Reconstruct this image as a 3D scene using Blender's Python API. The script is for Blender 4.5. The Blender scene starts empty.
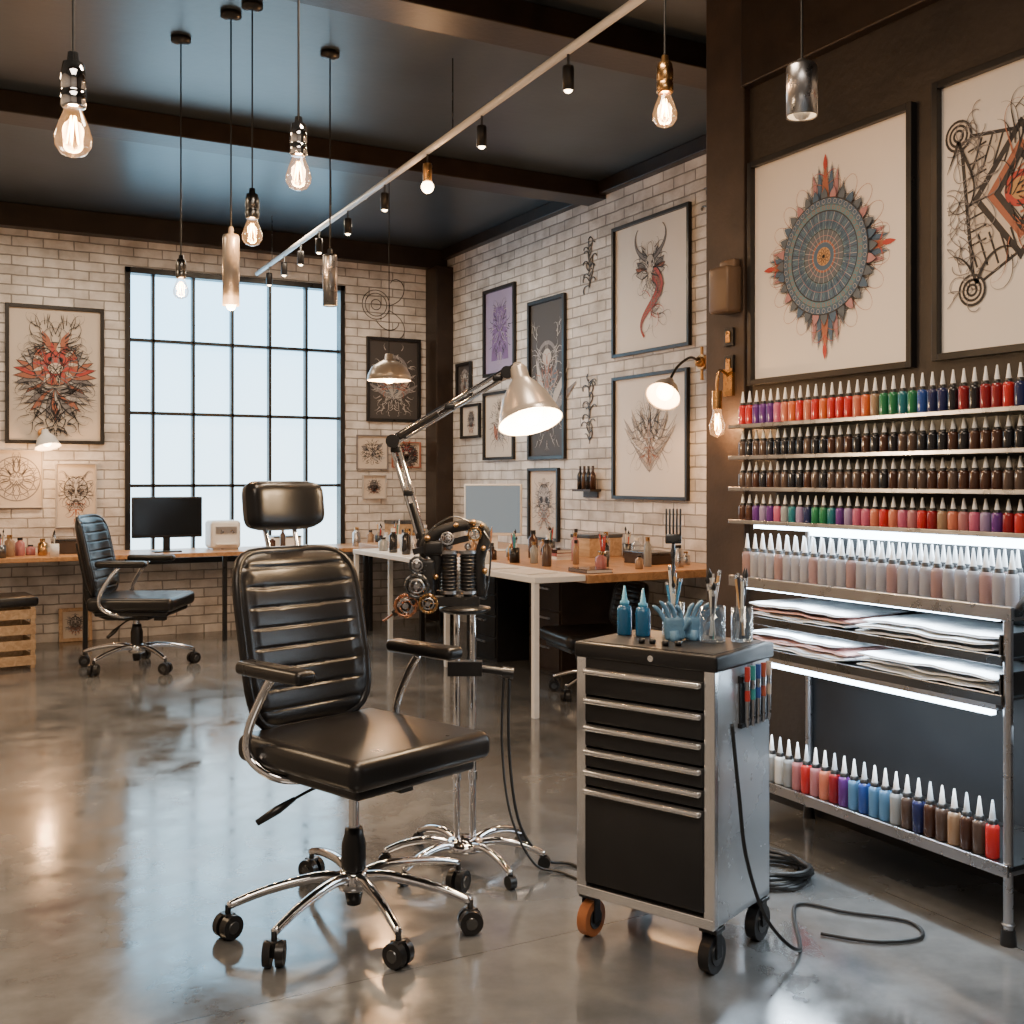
import bpy, bmesh, math, random
from mathutils import Vector, Matrix
random.seed(7)
COL=bpy.context.scene.collection
pi=math.pi; sin=math.sin; cos=math.cos; rad=math.radians
# ---------------------------------------------------------------- mesh builder
class B:
    def __init__(s): s.v=[];s.f=[];s.m=[];s.s=[]
    def add(s,vs,fs,m=0,sm=False,M=None):
        o=len(s.v)
        for p in vs:
            p=Vector(p); s.v.append(tuple(M@p) if M is not None else tuple(p))
        for f in fs:
            s.f.append([i+o for i in f]); s.m.append(m); s.s.append(sm)
    def box(s,c,d,m=0,M=None):
        x,y,z=c;a,b,e=d[0]/2,d[1]/2,d[2]/2
        vs=[(x-a,y-b,z-e),(x+a,y-b,z-e),(x+a,y+b,z-e),(x-a,y+b,z-e),(x-a,y-b,z+e),(x+a,y-b,z+e),(x+a,y+b,z+e),(x-a,y+b,z+e)]
        s.add(vs,[(0,3,2,1),(4,5,6,7),(0,1,5,4),(1,2,6,5),(2,3,7,6),(3,0,4,7)],m,False,M)
    def bb(s,x0,x1,y0,y1,z0,z1,m=0): s.box(((x0+x1)/2,(y0+y1)/2,(z0+z1)/2),(x1-x0,y1-y0,z1-z0),m)
    def rbox(s,c,d,r,m=0,seg=4,M=None):
        bm=bmesh.new(); bmesh.ops.create_cube(bm,size=1)
        for v in bm.verts: v.co=Vector((v.co.x*d[0],v.co.y*d[1],v.co.z*d[2]))
        r=min(r,min(d)*.49)
        bmesh.ops.bevel(bm,geom=list(bm.edges),offset=r,segments=seg,profile=.5,affect='EDGES')
        bm.verts.ensure_lookup_table()
        vs=[v.co+Vector(c) for v in bm.verts]; fs=[[v.index for v in f.verts] for f in bm.faces]
        s.add(vs,fs,m,True,M); bm.free()
    def cyl(s,p0,p1,r0,r1=None,seg=16,m=0,cap=True):
        if r1 is None: r1=r0
        p0=Vector(p0);p1=Vector(p1);a=(p1-p0).normalized()
        q=Vector((0,0,1)) if abs(a.z)<.9 else Vector((1,0,0))
        u=a.cross(q).normalized();w=a.cross(u)
        vs=[];fs=[]
        for i in range(seg):
            t=2*pi*i/seg;e=u*cos(t)+w*sin(t);vs+= [p0+e*r0,p1+e*r1]
        for i in range(seg):
            j=(i+1)%seg;fs.append((2*i,2*i+1,2*j+1,2*j))
        s.add(vs,fs,m,True)
        if cap:
            s.add([vs[2*i] for i in range(seg)],[list(range(seg))],m)
            s.add([vs[2*i+1] for i in range(seg)],[list(range(seg))[::-1]],m)
    def lathe(s,prof,c=(0,0,0),ax=(0,0,1),seg=20,m=0,sm=True):
        c=Vector(c);a=Vector(ax).normalized()
        q=Vector((0,1,0)) if abs(a.y)<.9 else Vector((1,0,0))
        u=q.cross(a).normalized();w=a.cross(u)
        vs=[];fs=[];n=len(prof)
        for i in range(seg):
            t=2*pi*i/seg;e=u*cos(t)+w*sin(t)
            for r,z in prof: vs.append(c+e*max(r,1e-5)+a*z)
        for i in range(seg):
            j=(i+1)%seg
            for k in range(n-1): fs.append((i*n+k,j*n+k,j*n+k+1,i*n+k+1))
        s.add(vs,fs,m,sm)
    def ball(s,c,r,m=0,sc=(1,1,1),seg=16):
        n=seg//2+1
        vs=[];fs=[]
        for i in range(seg):
            t=2*pi*i/seg
            for k in range(n):
                p=-pi/2+pi*k/(n-1)
                vs.append((c[0]+r*sc[0]*cos(p)*cos(t),c[1]+r*sc[1]*cos(p)*sin(t),c[2]+r*sc[2]*sin(p)))
        for i in range(seg):
            j=(i+1)%seg
            for k in range(n-1): fs.append((i*n+k,j*n+k,j*n+k+1,i*n+k+1))
        s.add(vs,fs,m,True)
    def tube(s,pts,r,seg=8,m=0,closed=False,flat=1.0):
        P=[Vector(p) for p in pts];n=len(P)
        R=r if isinstance(r,(list,tuple)) else [r]*n
        T=[]
        for i in range(n):
            if closed: t=P[(i+1)%n]-P[i-1]
            else: t=P[min(i+1,n-1)]-P[max(i-1,0)]
            T.append(t.normalized() if t.length>1e-9 else Vector((0,0,1)))
        q=Vector((0,0,1)) if abs(T[0].z)<.9 else Vector((1,0,0))
        u=T[0].cross(q).normalized();vs=[];fs=[]
        for i in range(n):
            u=(u-T[i]*u.dot(T[i])).normalized();w=T[i].cross(u)
            for k in range(seg):
                a=2*pi*k/seg;vs.append(P[i]+(u*cos(a)+w*sin(a)*flat)*R[i])
        for i in range(n if closed else n-1):
            j=(i+1)%n
            for k in range(seg):
                l=(k+1)%seg;fs.append((i*seg+k,i*seg+l,j*seg+l,j*seg+k))
        if not closed:
            fs.append(list(range(seg))[::-1]);fs.append([(n-1)*seg+k for k in range(seg)])
        s.add(vs,fs,m,True)
    def torus(s,c,R,r,ax=(0,0,1),m=0,n=24,seg=8):
        c=Vector(c);a=Vector(ax).normalized();q=Vector((0,1,0)) if abs(a.y)<.9 else Vector((1,0,0))
        u=q.cross(a).normalized();w=a.cross(u)
        s.tube([c+(u*cos(2*pi*i/n)+w*sin(2*pi*i/n))*R for i in range(n)],r,seg,m,True)
    def mesh(s,name,mats):
        me=bpy.data.meshes.new(name);me.from_pydata(s.v,[],s.f)
        for t in mats: me.materials.append(t)
        me.polygons.foreach_set('material_index',s.m);me.polygons.foreach_set('use_smooth',s.s)
        me.update();return me
def tag(o,label=None,cat=None,group=None,kind=None):
    if label:o['label']=label
    if cat:o['category']=cat
    if group:o['group']=group
    if kind:o['kind']=kind
    return o
def ob(name,b,mats,parent=None,loc=(0,0,0),rot=(0,0,0),bevel=0,label=None,cat=None,group=None,kind=None):
    me=b.mesh(name,mats) if isinstance(b,B) else b
    o=bpy.data.objects.new(name,me);COL.objects.link(o)
    o.location=loc;o.rotation_euler=rot
    if parent:o.parent=parent
    if bevel:
        md=o.modifiers.new('bevel','BEVEL');md.width=bevel;md.segments=2;md.limit_method='ANGLE'
    return tag(o,label,cat,group,kind)
def empty(name,loc,rz=0,**k):
    o=bpy.data.objects.new(name,None);o.empty_display_size=.1;COL.objects.link(o);o.location=loc;o.rotation_euler=(0,0,rz)
    return tag(o,**k)
def cr(P,n=8):
    P=[Vector(p) for p in P];out=[]
    for i in range(len(P)-1):
        a=P[max(i-1,0)];b=P[i];c=P[i+1];d=P[min(i+2,len(P)-1)]
        for k in range(n):
            t=k/n;out.append(.5*((2*b)+(c-a)*t+(2*a-5*b+4*c-d)*t*t+(3*b-a-3*c+d)*t**3))
    out.append(P[-1]);return out
# ---------------------------------------------------------------- materials
def mat(name,col,rough=.5,metal=0,bump=0,bs=60,var=0,vs=6,em=None,es=0,trans=0,coat=0,rv=0,ior=1.45):
    m=bpy.data.materials.new(name);m.use_nodes=True;N=m.node_tree.nodes;L=m.node_tree.links
    p=N['Principled BSDF'];c=(*col,1)
    p.inputs['Base Color'].default_value=c;p.inputs['Roughness'].default_value=rough;p.inputs['Metallic'].default_value=metal
    p.inputs['Transmission Weight'].default_value=trans;p.inputs['Coat Weight'].default_value=coat;p.inputs['IOR'].default_value=ior
    if em:p.inputs['Emission Color'].default_value=(*em,1);p.inputs['Emission Strength'].default_value=es
    if bump or var or rv:
        tc=N.new('ShaderNodeTexCoord')
    if var or rv:
        n=N.new('ShaderNodeTexNoise');n.inputs['Scale'].default_value=vs;n.inputs['Detail'].default_value=6;L.new(tc.outputs['Object'],n.inputs['Vector'])
    if var:
        r=N.new('ShaderNodeValToRGB');r.color_ramp.elements[0].position=.3;r.color_ramp.elements[1].position=.7
        r.color_ramp.elements[0].color=(*[x*(1-var) for x in col],1);r.color_ramp.elements[1].color=(*[min(1,x*(1+var)) for x in col],1)
        L.new(n.outputs[0],r.inputs[0]);L.new(r.outputs[0],p.inputs['Base Color'])
    if rv:
        r=N.new('ShaderNodeMapRange');r.inputs['To Min'].default_value=max(0,rough-rv);r.inputs['To Max'].default_value=rough+rv
        r.inputs['From Min'].default_value=.3;r.inputs['From Max'].default_value=.7
        L.new(n.outputs[0],r.inputs['Value']);L.new(r.outputs[0],p.inputs['Roughness'])
    if bump:
        n2=N.new('ShaderNodeTexNoise');n2.inputs['Scale'].default_value=bs;n2.inputs['Detail'].default_value=4;L.new(tc.outputs['Object'],n2.inputs['Vector'])
        b=N.new('ShaderNodeBump');b.inputs['Strength'].default_value=bump;b.inputs['Distance'].default_value=.01
        L.new(n2.outputs[0],b.inputs['Height']);L.new(b.outputs[0],p.inputs['Normal'])
    return m
def brickmat(name,axis):
    m=bpy.data.materials.new(name);m.use_nodes=True;N=m.node_tree.nodes;L=m.node_tree.links;p=N['Principled BSDF']
    tc=N.new('ShaderNodeTexCoord');sp=N.new('ShaderNodeSeparateXYZ');cb=N.new('ShaderNodeCombineXYZ')
    L.new(tc.outputs['Object'],sp.inputs[0]);L.new(sp.outputs[axis],cb.inputs[0]);L.new(sp.outputs[2],cb.inputs[1])
    nz=N.new('ShaderNodeTexNoise');nz.inputs['Scale'].default_value=9;L.new(cb.outputs[0],nz.inputs['Vector'])
    mx=N.new('ShaderNodeVectorMath');mx.operation='MULTIPLY_ADD';mx.inputs[1].default_value=(.012,.012,0)
    L.new(nz.outputs['Color'],mx.inputs[0]);L.new(cb.outputs[0],mx.inputs[2])
    b=N.new('ShaderNodeTexBrick');L.new(mx.outputs[0],b.inputs['Vector'])
    b.inputs['Scale'].default_value=1;b.inputs['Brick Width'].default_value=.24;b.inputs['Row Height'].default_value=.08
    b.inputs['Mortar Size'].default_value=.006;b.inputs['Mortar Smooth'].default_value=.4;b.inputs['Bias'].default_value=-.1
    b.inputs['Color1'].default_value=(.84,.81,.79,1);b.inputs['Color2'].default_value=(.6,.58,.57,1);b.inputs['Mortar'].default_value=(.36,.35,.34,1)
    n=N.new('ShaderNodeTexNoise');n.inputs['Scale'].default_value=5;n.inputs['Detail'].default_value=8;L.new(cb.outputs[0],n.inputs['Vector'])
    r=N.new('ShaderNodeValToRGB');r.color_ramp.elements[0].position=.35;r.color_ramp.elements[0].color=(.66,.64,.62,1);r.color_ramp.elements[1].position=.6
    L.new(n.outputs[0],r.inputs[0])
    mm=N.new('ShaderNodeMix');mm.data_type='RGBA';mm.blend_type='MULTIPLY';mm.inputs[0].default_value=1
    L.new(b.outputs['Color'],mm.inputs[6]);L.new(r.outputs[0],mm.inputs[7]);L.new(mm.outputs[2],p.inputs['Base Color'])
    p.inputs['Roughness'].default_value=.55
    iv=N.new('ShaderNodeMath');iv.operation='MULTIPLY_ADD';iv.inputs[1].default_value=-1;L.new(b.outputs['Fac'],iv.inputs[0])
    n3=N.new('ShaderNodeTexNoise');n3.inputs['Scale'].default_value=40;L.new(cb.outputs[0],n3.inputs['Vector'])
    m3=N.new('ShaderNodeMath');m3.operation='MULTIPLY';m3.inputs[1].default_value=.4;L.new(n3.outputs[0],m3.inputs[0]);L.new(m3.outputs[0],iv.inputs[2])
    bp=N.new('ShaderNodeBump');bp.inputs['Strength'].default_value=.9;bp.inputs['Distance'].default_value=.014
    L.new(iv.outputs[0],bp.inputs['Height']);L.new(bp.outputs[0],p.inputs['Normal'])
    return m
def floormat():
    m=bpy.data.materials.new('polished_concrete');m.use_nodes=True;N=m.node_tree.nodes;L=m.node_tree.links;p=N['Principled BSDF']
    tc=N.new('ShaderNodeTexCoord')
    n=N.new('ShaderNodeTexNoise');n.inputs['Scale'].default_value=1.1;n.inputs['Detail'].default_value=12;n.inputs['Roughness'].default_value=.6;n.inputs['Distortion'].default_value=.6
    L.new(tc.outputs['Object'],n.inputs['Vector'])
    r=N.new('ShaderNodeValToRGB');e=r.color_ramp.elements;e[0].position=.32;e[0].color=(.075,.08,.083,1);e[1].position=.68;e[1].color=(.18,.18,.178,1)
    L.new(n.outputs[0],r.inputs[0])
    n2=N.new('ShaderNodeTexNoise');n2.inputs['Scale'].default_value=5;n2.inputs['Detail'].default_value=8;n2.inputs['Roughness'].default_value=.6;L.new(tc.outputs['Object'],n2.inputs['Vector'])
    r2=N.new('ShaderNodeValToRGB');e=r2.color_ramp.elements;e[0].position=.35;e[0].color=(.72,.72,.72,1);e[1].position=.65;e[1].color=(1.1,1.1,1.1,1);L.new(n2.outputs[0],r2.inputs[0])
    mm=N.new('ShaderNodeMix');mm.data_type='RGBA';mm.blend_type='MULTIPLY';mm.inputs[0].default_value=.8
    L.new(r.outputs[0],mm.inputs[6]);L.new(r2.outputs[0],mm.inputs[7])
    b=N.new('ShaderNodeTexBrick');b.offset=0;b.inputs['Scale'].default_value=1;b.inputs['Brick Width'].default_value=2.8;b.inputs['Row Height'].default_value=2.8;b.inputs['Mortar Size'].default_value=.003
    b.inputs['Color1'].default_value=b.inputs['Color2'].default_value=(1,1,1,1);b.inputs['Mortar'].default_value=(.5,.5,.5,1);L.new(tc.outputs['Object'],b.inputs['Vector'])
    m2=N.new('ShaderNodeMix');m2.data_type='RGBA';m2.blend_type='MULTIPLY';m2.inputs[0].default_value=.8
    L.new(mm.outputs[2],m2.inputs[6]);L.new(b.outputs['Color'],m2.inputs[7]);L.new(m2.outputs[2],p.inputs['Base Color'])
    mr=N.new('ShaderNodeMapRange');mr.inputs['From Min'].default_value=.3;mr.inputs['From Max'].default_value=.7;mr.inputs['To Min'].default_value=.06;mr.inputs['To Max'].default_value=.22
    L.new(n2.outputs[0],mr.inputs['Value']);L.new(mr.outputs[0],p.inputs['Roughness'])
    p.inputs['Specular IOR Level'].default_value=1.0;p.inputs['IOR'].default_value=1.7
    bp=N.new('ShaderNodeBump');bp.inputs['Strength'].default_value=.05;bp.inputs['Distance'].default_value=.01;L.new(n2.outputs[0],bp.inputs['Height']);L.new(bp.outputs[0],p.inputs['Normal'])
    return m
def woodmat(name,a,b_):
    m=bpy.data.materials.new(name);m.use_nodes=True;N=m.node_tree.nodes;L=m.node_tree.links;p=N['Principled BSDF']
    tc=N.new('ShaderNodeTexCoord');mp=N.new('ShaderNodeMapping');mp.inputs['Scale'].default_value=(9,1.2,9);L.new(tc.outputs['Object'],mp.inputs[0])
    n=N.new('ShaderNodeTexNoise');n.inputs['Scale'].default_value=3;n.inputs['Detail'].default_value=8;n.inputs['Distortion'].default_value=1;L.new(mp.outputs[0],n.inputs['Vector'])
    r=N.new('ShaderNodeValToRGB');r.color_ramp.elements[0].position=.35;r.color_ramp.elements[0].color=(*a,1);r.color_ramp.elements[1].position=.65;r.color_ramp.elements[1].color=(*b_,1)
    L.new(n.outputs[0],r.inputs[0]);L.new(r.outputs[0],p.inputs['Base Color']);p.inputs['Roughness'].default_value=.35
    return m
def bulbglass(name,em,es,tint=(1,1,1),blend=.3):
    m=bpy.data.materials.new(name);m.use_nodes=True;N=m.node_tree.nodes;L=m.node_tree.links
    for x in list(N):N.remove(x)
    o=N.new('ShaderNodeOutputMaterial');t=N.new('ShaderNodeBsdfTransparent');t.inputs[0].default_value=(*tint,1);g=N.new('ShaderNodeBsdfGlossy');g.inputs['Roughness'].default_value=.05
    lw=N.new('ShaderNodeLayerWeight');lw.inputs['Blend'].default_value=blend;mx=N.new('ShaderNodeMixShader')
    L.new(lw.outputs['Facing'],mx.inputs[0]);L.new(t.outputs[0],mx.inputs[1]);L.new(g.outputs[0],mx.inputs[2])
    e=N.new('ShaderNodeEmission');e.inputs[0].default_value=(*em,1);e.inputs[1].default_value=es
    a=N.new('ShaderNodeAddShader');L.new(mx.outputs[0],a.inputs[0]);L.new(e.outputs[0],a.inputs[1]);L.new(a.outputs[0],o.inputs[0])
    return m
M_floor=floormat()
M_bx=brickmat('white_painted_brick_a',0);M_by=brickmat('white_painted_brick_b',1)
M_dark=mat('dark_plaster',(.03,.025,.022),.5,bump=.25,bs=25,var=.35,vs=3)
M_ceil=mat('slate_ceiling',(.038,.05,.062),.34,bump=.06,bs=20,var=.2,vs=2)
M_beam=mat('dark_steel_beam',(.022,.014,.01),.42,bump=.12,bs=30,var=.3)
M_brown=mat('dark_brown_timber',(.045,.03,.022),.5,var=.3,bump=.1)
M_black=mat('black_metal',(.012,.012,.013),.35,rv=.08)
M_matte=mat('matte_black',(.014,.014,.015),.45,var=.2)
M_plast=mat('black_plastic',(.013,.013,.014),.3)
M_leather=mat('black_leather',(.011,.0105,.011),.3,bump=.03,bs=260,rv=.03)
M_chrome=mat('chrome',(.82,.82,.84),.06,1,rv=.02)
M_steel=mat('brushed_steel',(.5,.5,.52),.3,1,rv=.06,vs=20)
M_dsteel=mat('dark_steel',(.14,.145,.15),.3,1,rv=.08)
M_silver=mat('silver_paint',(.6,.64,.68),.28,.6,rv=.05)
M_alu=mat('aluminium_trim',(.8,.81,.83),.2,.9)
M_brass=mat('aged_brass',(.5,.29,.12),.28,1,rv=.1)
M_copper=mat('copper_metal',(.6,.28,.16),.25,1)
M_white=mat('white_paint',(.8,.8,.79),.35)
M_wood=woodmat('oak_worktop',(.34,.17,.075),(.52,.29,.14))
M_wood2=woodmat('pale_wood',(.42,.27,.15),(.6,.42,.26))
M_shade=mat('satin_grey_shade',(.42,.38,.34),.3,.4)
M_shin=mat('glowing_enamel_inside',(.85,.8,.72),.5,em=(1,.7,.4),es=1.2)  # white shade lining with the lamplight glow built into the material
M_fil=mat('glowing_filament',(1,.6,.3),.5,em=(1,.42,.1),es=60)
M_bulb=bulbglass('clear_bulb_glass',(1,.45,.15),.3)
M_glow=mat('frosted_lit_bulb',(1,.9,.8),.5,em=(1,.76,.47),es=18)
M_led=mat('led_or_fill_strip',(1,1,1),.5,em=(.66,.85,1),es=18)
M_cable=mat('black_rubber',(.012,.012,.012),.45)
M_glass=bulbglass('clear_glass',(.8,.9,1),.015,(.86,.9,.92),.25)  # clear glass given a faint bluish glow of its own
M_paper=mat('paper',(.72,.71,.7),.6,var=.04,vs=20)
M_screen=mat('dark_screen',(.01,.012,.015),.12)
M_cork=mat('rubber_amber',(.4,.14,.05),.5)
# ---------------------------------------------------------------- room
X1=4.6;YB=9.88;ZC=3.6;XL=-3.2;YF=-3.5
b=B();b.bb(XL-.2,X1+.2,YF-.2,YB+.3,-.12,0);ob('floor',b,[M_floor],kind='structure')
b=B();b.bb(XL-.2,X1+.2,YF-.2,YB+.3,ZC,ZC+.12);ob('ceiling',b,[M_ceil],kind='structure')
wx0,wx1,wz0,wz1=1.60,3.58,.62,3.18
b=B();b.bb(XL-.2,wx0,YB,YB+.25,0,ZC);b.bb(wx1,X1+.2,YB,YB+.25,0,ZC);b.bb(wx0,wx1,YB,YB+.25,0,wz0);b.bb(wx0,wx1,YB,YB+.25,wz1,ZC)
ob('wall_back',b,[M_bx],kind='structure')
b=B();b.bb(X1,X1+.2,3.97,YB,0,ZC);ob('wall_right',b,[M_by],kind='structure')
b=B();b.bb(3.2,3.35,YF,3.85,0,ZC);b.bb(3.2,X1+.2,3.85,3.97,0,ZC);ob('wall_rack_side',b,[M_dark],kind='structure')
b=B();b.bb(XL-.2,XL,YF,YB,0,ZC);ob('wall_left',b,[M_by],kind='structure')
b=B();b.bb(XL-.2,3.35,YF-.2,YF,0,ZC);ob('wall_front',b,[M_bx],kind='structure')
# window
def glassmat():
    m=bpy.data.materials.new('frosted_daylight_glass');m.use_nodes=True;N=m.node_tree.nodes;L=m.node_tree.links;p=N['Principled BSDF']
    tc=N.new('ShaderNodeTexCoord');sp=N.new('ShaderNodeSeparateXYZ');L.new(tc.outputs['Object'],sp.inputs[0])
    n=N.new('ShaderNodeTexNoise');n.inputs['Scale'].default_value=1.2;L.new(tc.outputs['Object'],n.inputs['Vector'])
    mr=N.new('ShaderNodeMapRange');mr.inputs['From Min'].default_value=.6;mr.inputs['From Max'].default_value=3.2;L.new(sp.outputs[2],mr.inputs['Value'])
    ad=N.new('ShaderNodeMath');ad.operation='MULTIPLY_ADD';ad.inputs[1].default_value=.35;L.new(n.outputs[0],ad.inputs[0]);L.new(mr.outputs[0],ad.inputs[2])
    r=N.new('ShaderNodeValToRGB');e=r.color_ramp.elements;e[0].position=.1;e[0].color=(.56,.74,.84,1);e[1].position=1;e[1].color=(.33,.66,.92,1)
    L.new(ad.outputs[0],r.inputs[0]);L.new(r.outputs[0],p.inputs['Emission Color']);p.inputs['Emission Strength'].default_value=5.2
    p.inputs['Base Color'].default_value=(.4,.5,.55,1);p.inputs['Roughness'].default_value=.25
    return m
b=B()
b.bb(wx0,wx0+.045,YB-.03,YB+.1,wz0,wz1);b.bb(wx1-.045,wx1,YB-.03,YB+.1,wz0,wz1);b.bb(wx0,wx1,YB-.03,YB+.1,wz0,wz0+.05);b.bb(wx0,wx1,YB-.03,YB+.1,wz1-.05,wz1)
for i in range(5):
    x=1.84+i*.344;b.bb(x-.013,x+.013,YB+.0,YB+.07,wz0,wz1)
for z in (1.3,1.93,2.56): b.bb(wx0,wx1,YB+.0,YB+.07,z-.014,z+.014)
wn=ob('window_1',b,[M_black],kind='structure',bevel=.003)
b=B();b.bb(wx0,wx1,YB+.08,YB+.1,wz0,wz1);ob('glass',b,[glassmat()],parent=wn)
# beams
def trim(n,x0,x1,y0,y1,z0,z1,m=M_beam):
    b=B();b.bb(x0,x1,y0,y1,z0,z1);ob('trim_%d'%n,b,[m],kind='structure',bevel=.006)
trim(1,XL,X1,6.95,7.2,3.47,ZC-.001);trim(2,XL,X1,4.5,4.75,3.47,ZC-.001);trim(3,XL,X1,YB-.12,YB,3.41,ZC-.001)
trim(4,4.42,4.6,9.62,YB,0,3.41);trim(5,3.15,3.2,YF,3.71,3.05,ZC-.001);trim(6,3.17,3.4,3.71,3.972,0,ZC-.002,M_brown)
trim(7,4.53,4.6,4.0,YB-.12,3.5,ZC-.001);trim(8,XL,3.1,1.6,1.85,3.47,ZC-.001)
b=B();b.bb(3.185,3.2,YF,3.7,0,.12);ob('baseboard_rack_side',b,[M_black],kind='structure')
# ---------------------------------------------------------------- art
def C(n,c,r=.6): return mat(n,c,r)
K=dict(paper=C('art_paper',(.78,.75,.72)),ink=C('art_ink',(.03,.03,.035)),grey=C('art_graphite',(.2,.19,.2)),blue=C('art_blue',(.07,.13,.22)),
 teal=C('art_teal',(.12,.24,.3)),red=C('art_red',(.45,.06,.05)),rust=C('art_rust',(.36,.13,.08)),gold=C('art_gold',(.5,.28,.12)),pink=C('art_pink',(.42,.22,.24)),
 lav=C('art_lavender',(.3,.26,.42)),dark=C('art_dark_ground',(.06,.055,.055)),pale=C('art_pale_grey',(.45,.43,.42)),cream=C('art_cream',(.6,.53,.46)),violet=C('art_violet',(.16,.1,.25)),slate=C('art_slate',(.1,.13,.17)))
KN=list(K);KM=[K[k] for k in KN];ki={k:i for i,k in enumerate(KN)}
class Art(B):
    def __init__(s,w,h,bg): 
        super().__init__();s.y=-.001;s.w=w;s.h=h
        s.add([(-w/2,0,-h/2),(w/2,0,-h/2),(w/2,0,h/2),(-w/2,0,h/2)],[(0,1,2,3)],ki[bg])
    def nx(s): s.y-=.00012
    def poly(s,P,c): s.nx();s.add([(x,s.y,z) for x,z in P],[list(range(len(P)))],ki[c])
    def line(s,P,c,w=.003,closed=False,taper=False):
        n=len(P);vs=[];fs=[]
        for i in range(n):
            a=P[(i-1)%n] if closed else P[max(i-1,0)];q=P[(i+1)%n] if closed else P[min(i+1,n-1)]
            dx,dz=q[0]-a[0],q[1]-a[1];l=math.hypot(dx,dz) or 1;k=w/2*(1 if not taper else max(.15,1-i/n))
            vs+=[(P[i][0]-dz/l*k,s.y,P[i][1]+dx/l*k),(P[i][0]+dz/l*k,s.y,P[i][1]-dx/l*k)]
        for i in range(n if closed else n-1):
            j=(i+1)%n;fs.append((2*i,2*i+1,2*j+1,2*j))
        s.add(vs,fs,ki[c])
def circ(x,z,r,n=40,sx=1): return [(x+r*sx*cos(2*pi*i/n),z+r*sin(2*pi*i/n)) for i in range(n)]
def petal(x,z,a,L,w,n=8):
    P=[]
    for i in range(n+1):
        t=i/n;P.append((t*L,w*sin(pi*t**.8)))
    for i in range(n-1,0,-1):
        t=i/n;P.append((t*L,-w*sin(pi*t**.8)))
    return [(x+p*cos(a)-q*sin(a),z+p*sin(a)+q*cos(a)) for p,q in P]
def swirl(x,z,a,L,k0,k1,n=26):
    P=[(x,z)]
    for i in range(n):
        a+=(k0+(k1-k0)*(i/n)**1.5)*L/n;x+=cos(a)*L/n;z+=sin(a)*L/n;P.append((x,z))
    return P
def mir(P): return [(-x,z) for x,z in P]
def clampf(P,w,h):
    out=[]
    for x,z in P:
        if abs(x)>w*.47 or abs(z)>h*.47:break
        out.append((x,z))
    return out if len(out)>2 else P[:1]*3
def orn(A,R,n,c,w,sc=1,cx=0,cz=0,spread=.3,mirror=True):
    for i in range(n):
        r=R.uniform(.02,spread)*sc;a=R.uniform(-pi/2,pi/2)
        x,z=cx+r*cos(a)*.8,cz+r*sin(a)
        P=clampf(swirl(x,z,a+R.uniform(-.7,.7),R.uniform(.12,.34)*sc,R.choice([-1,1])*R.uniform(1,5)/sc,R.choice([-1,1])*R.uniform(14,34)/sc),A.w,A.h)
        A.line(P,c,w*R.uniform(.7,1.5),taper=True)
        if mirror:A.line(mir(P),c,w,taper=True)
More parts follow.
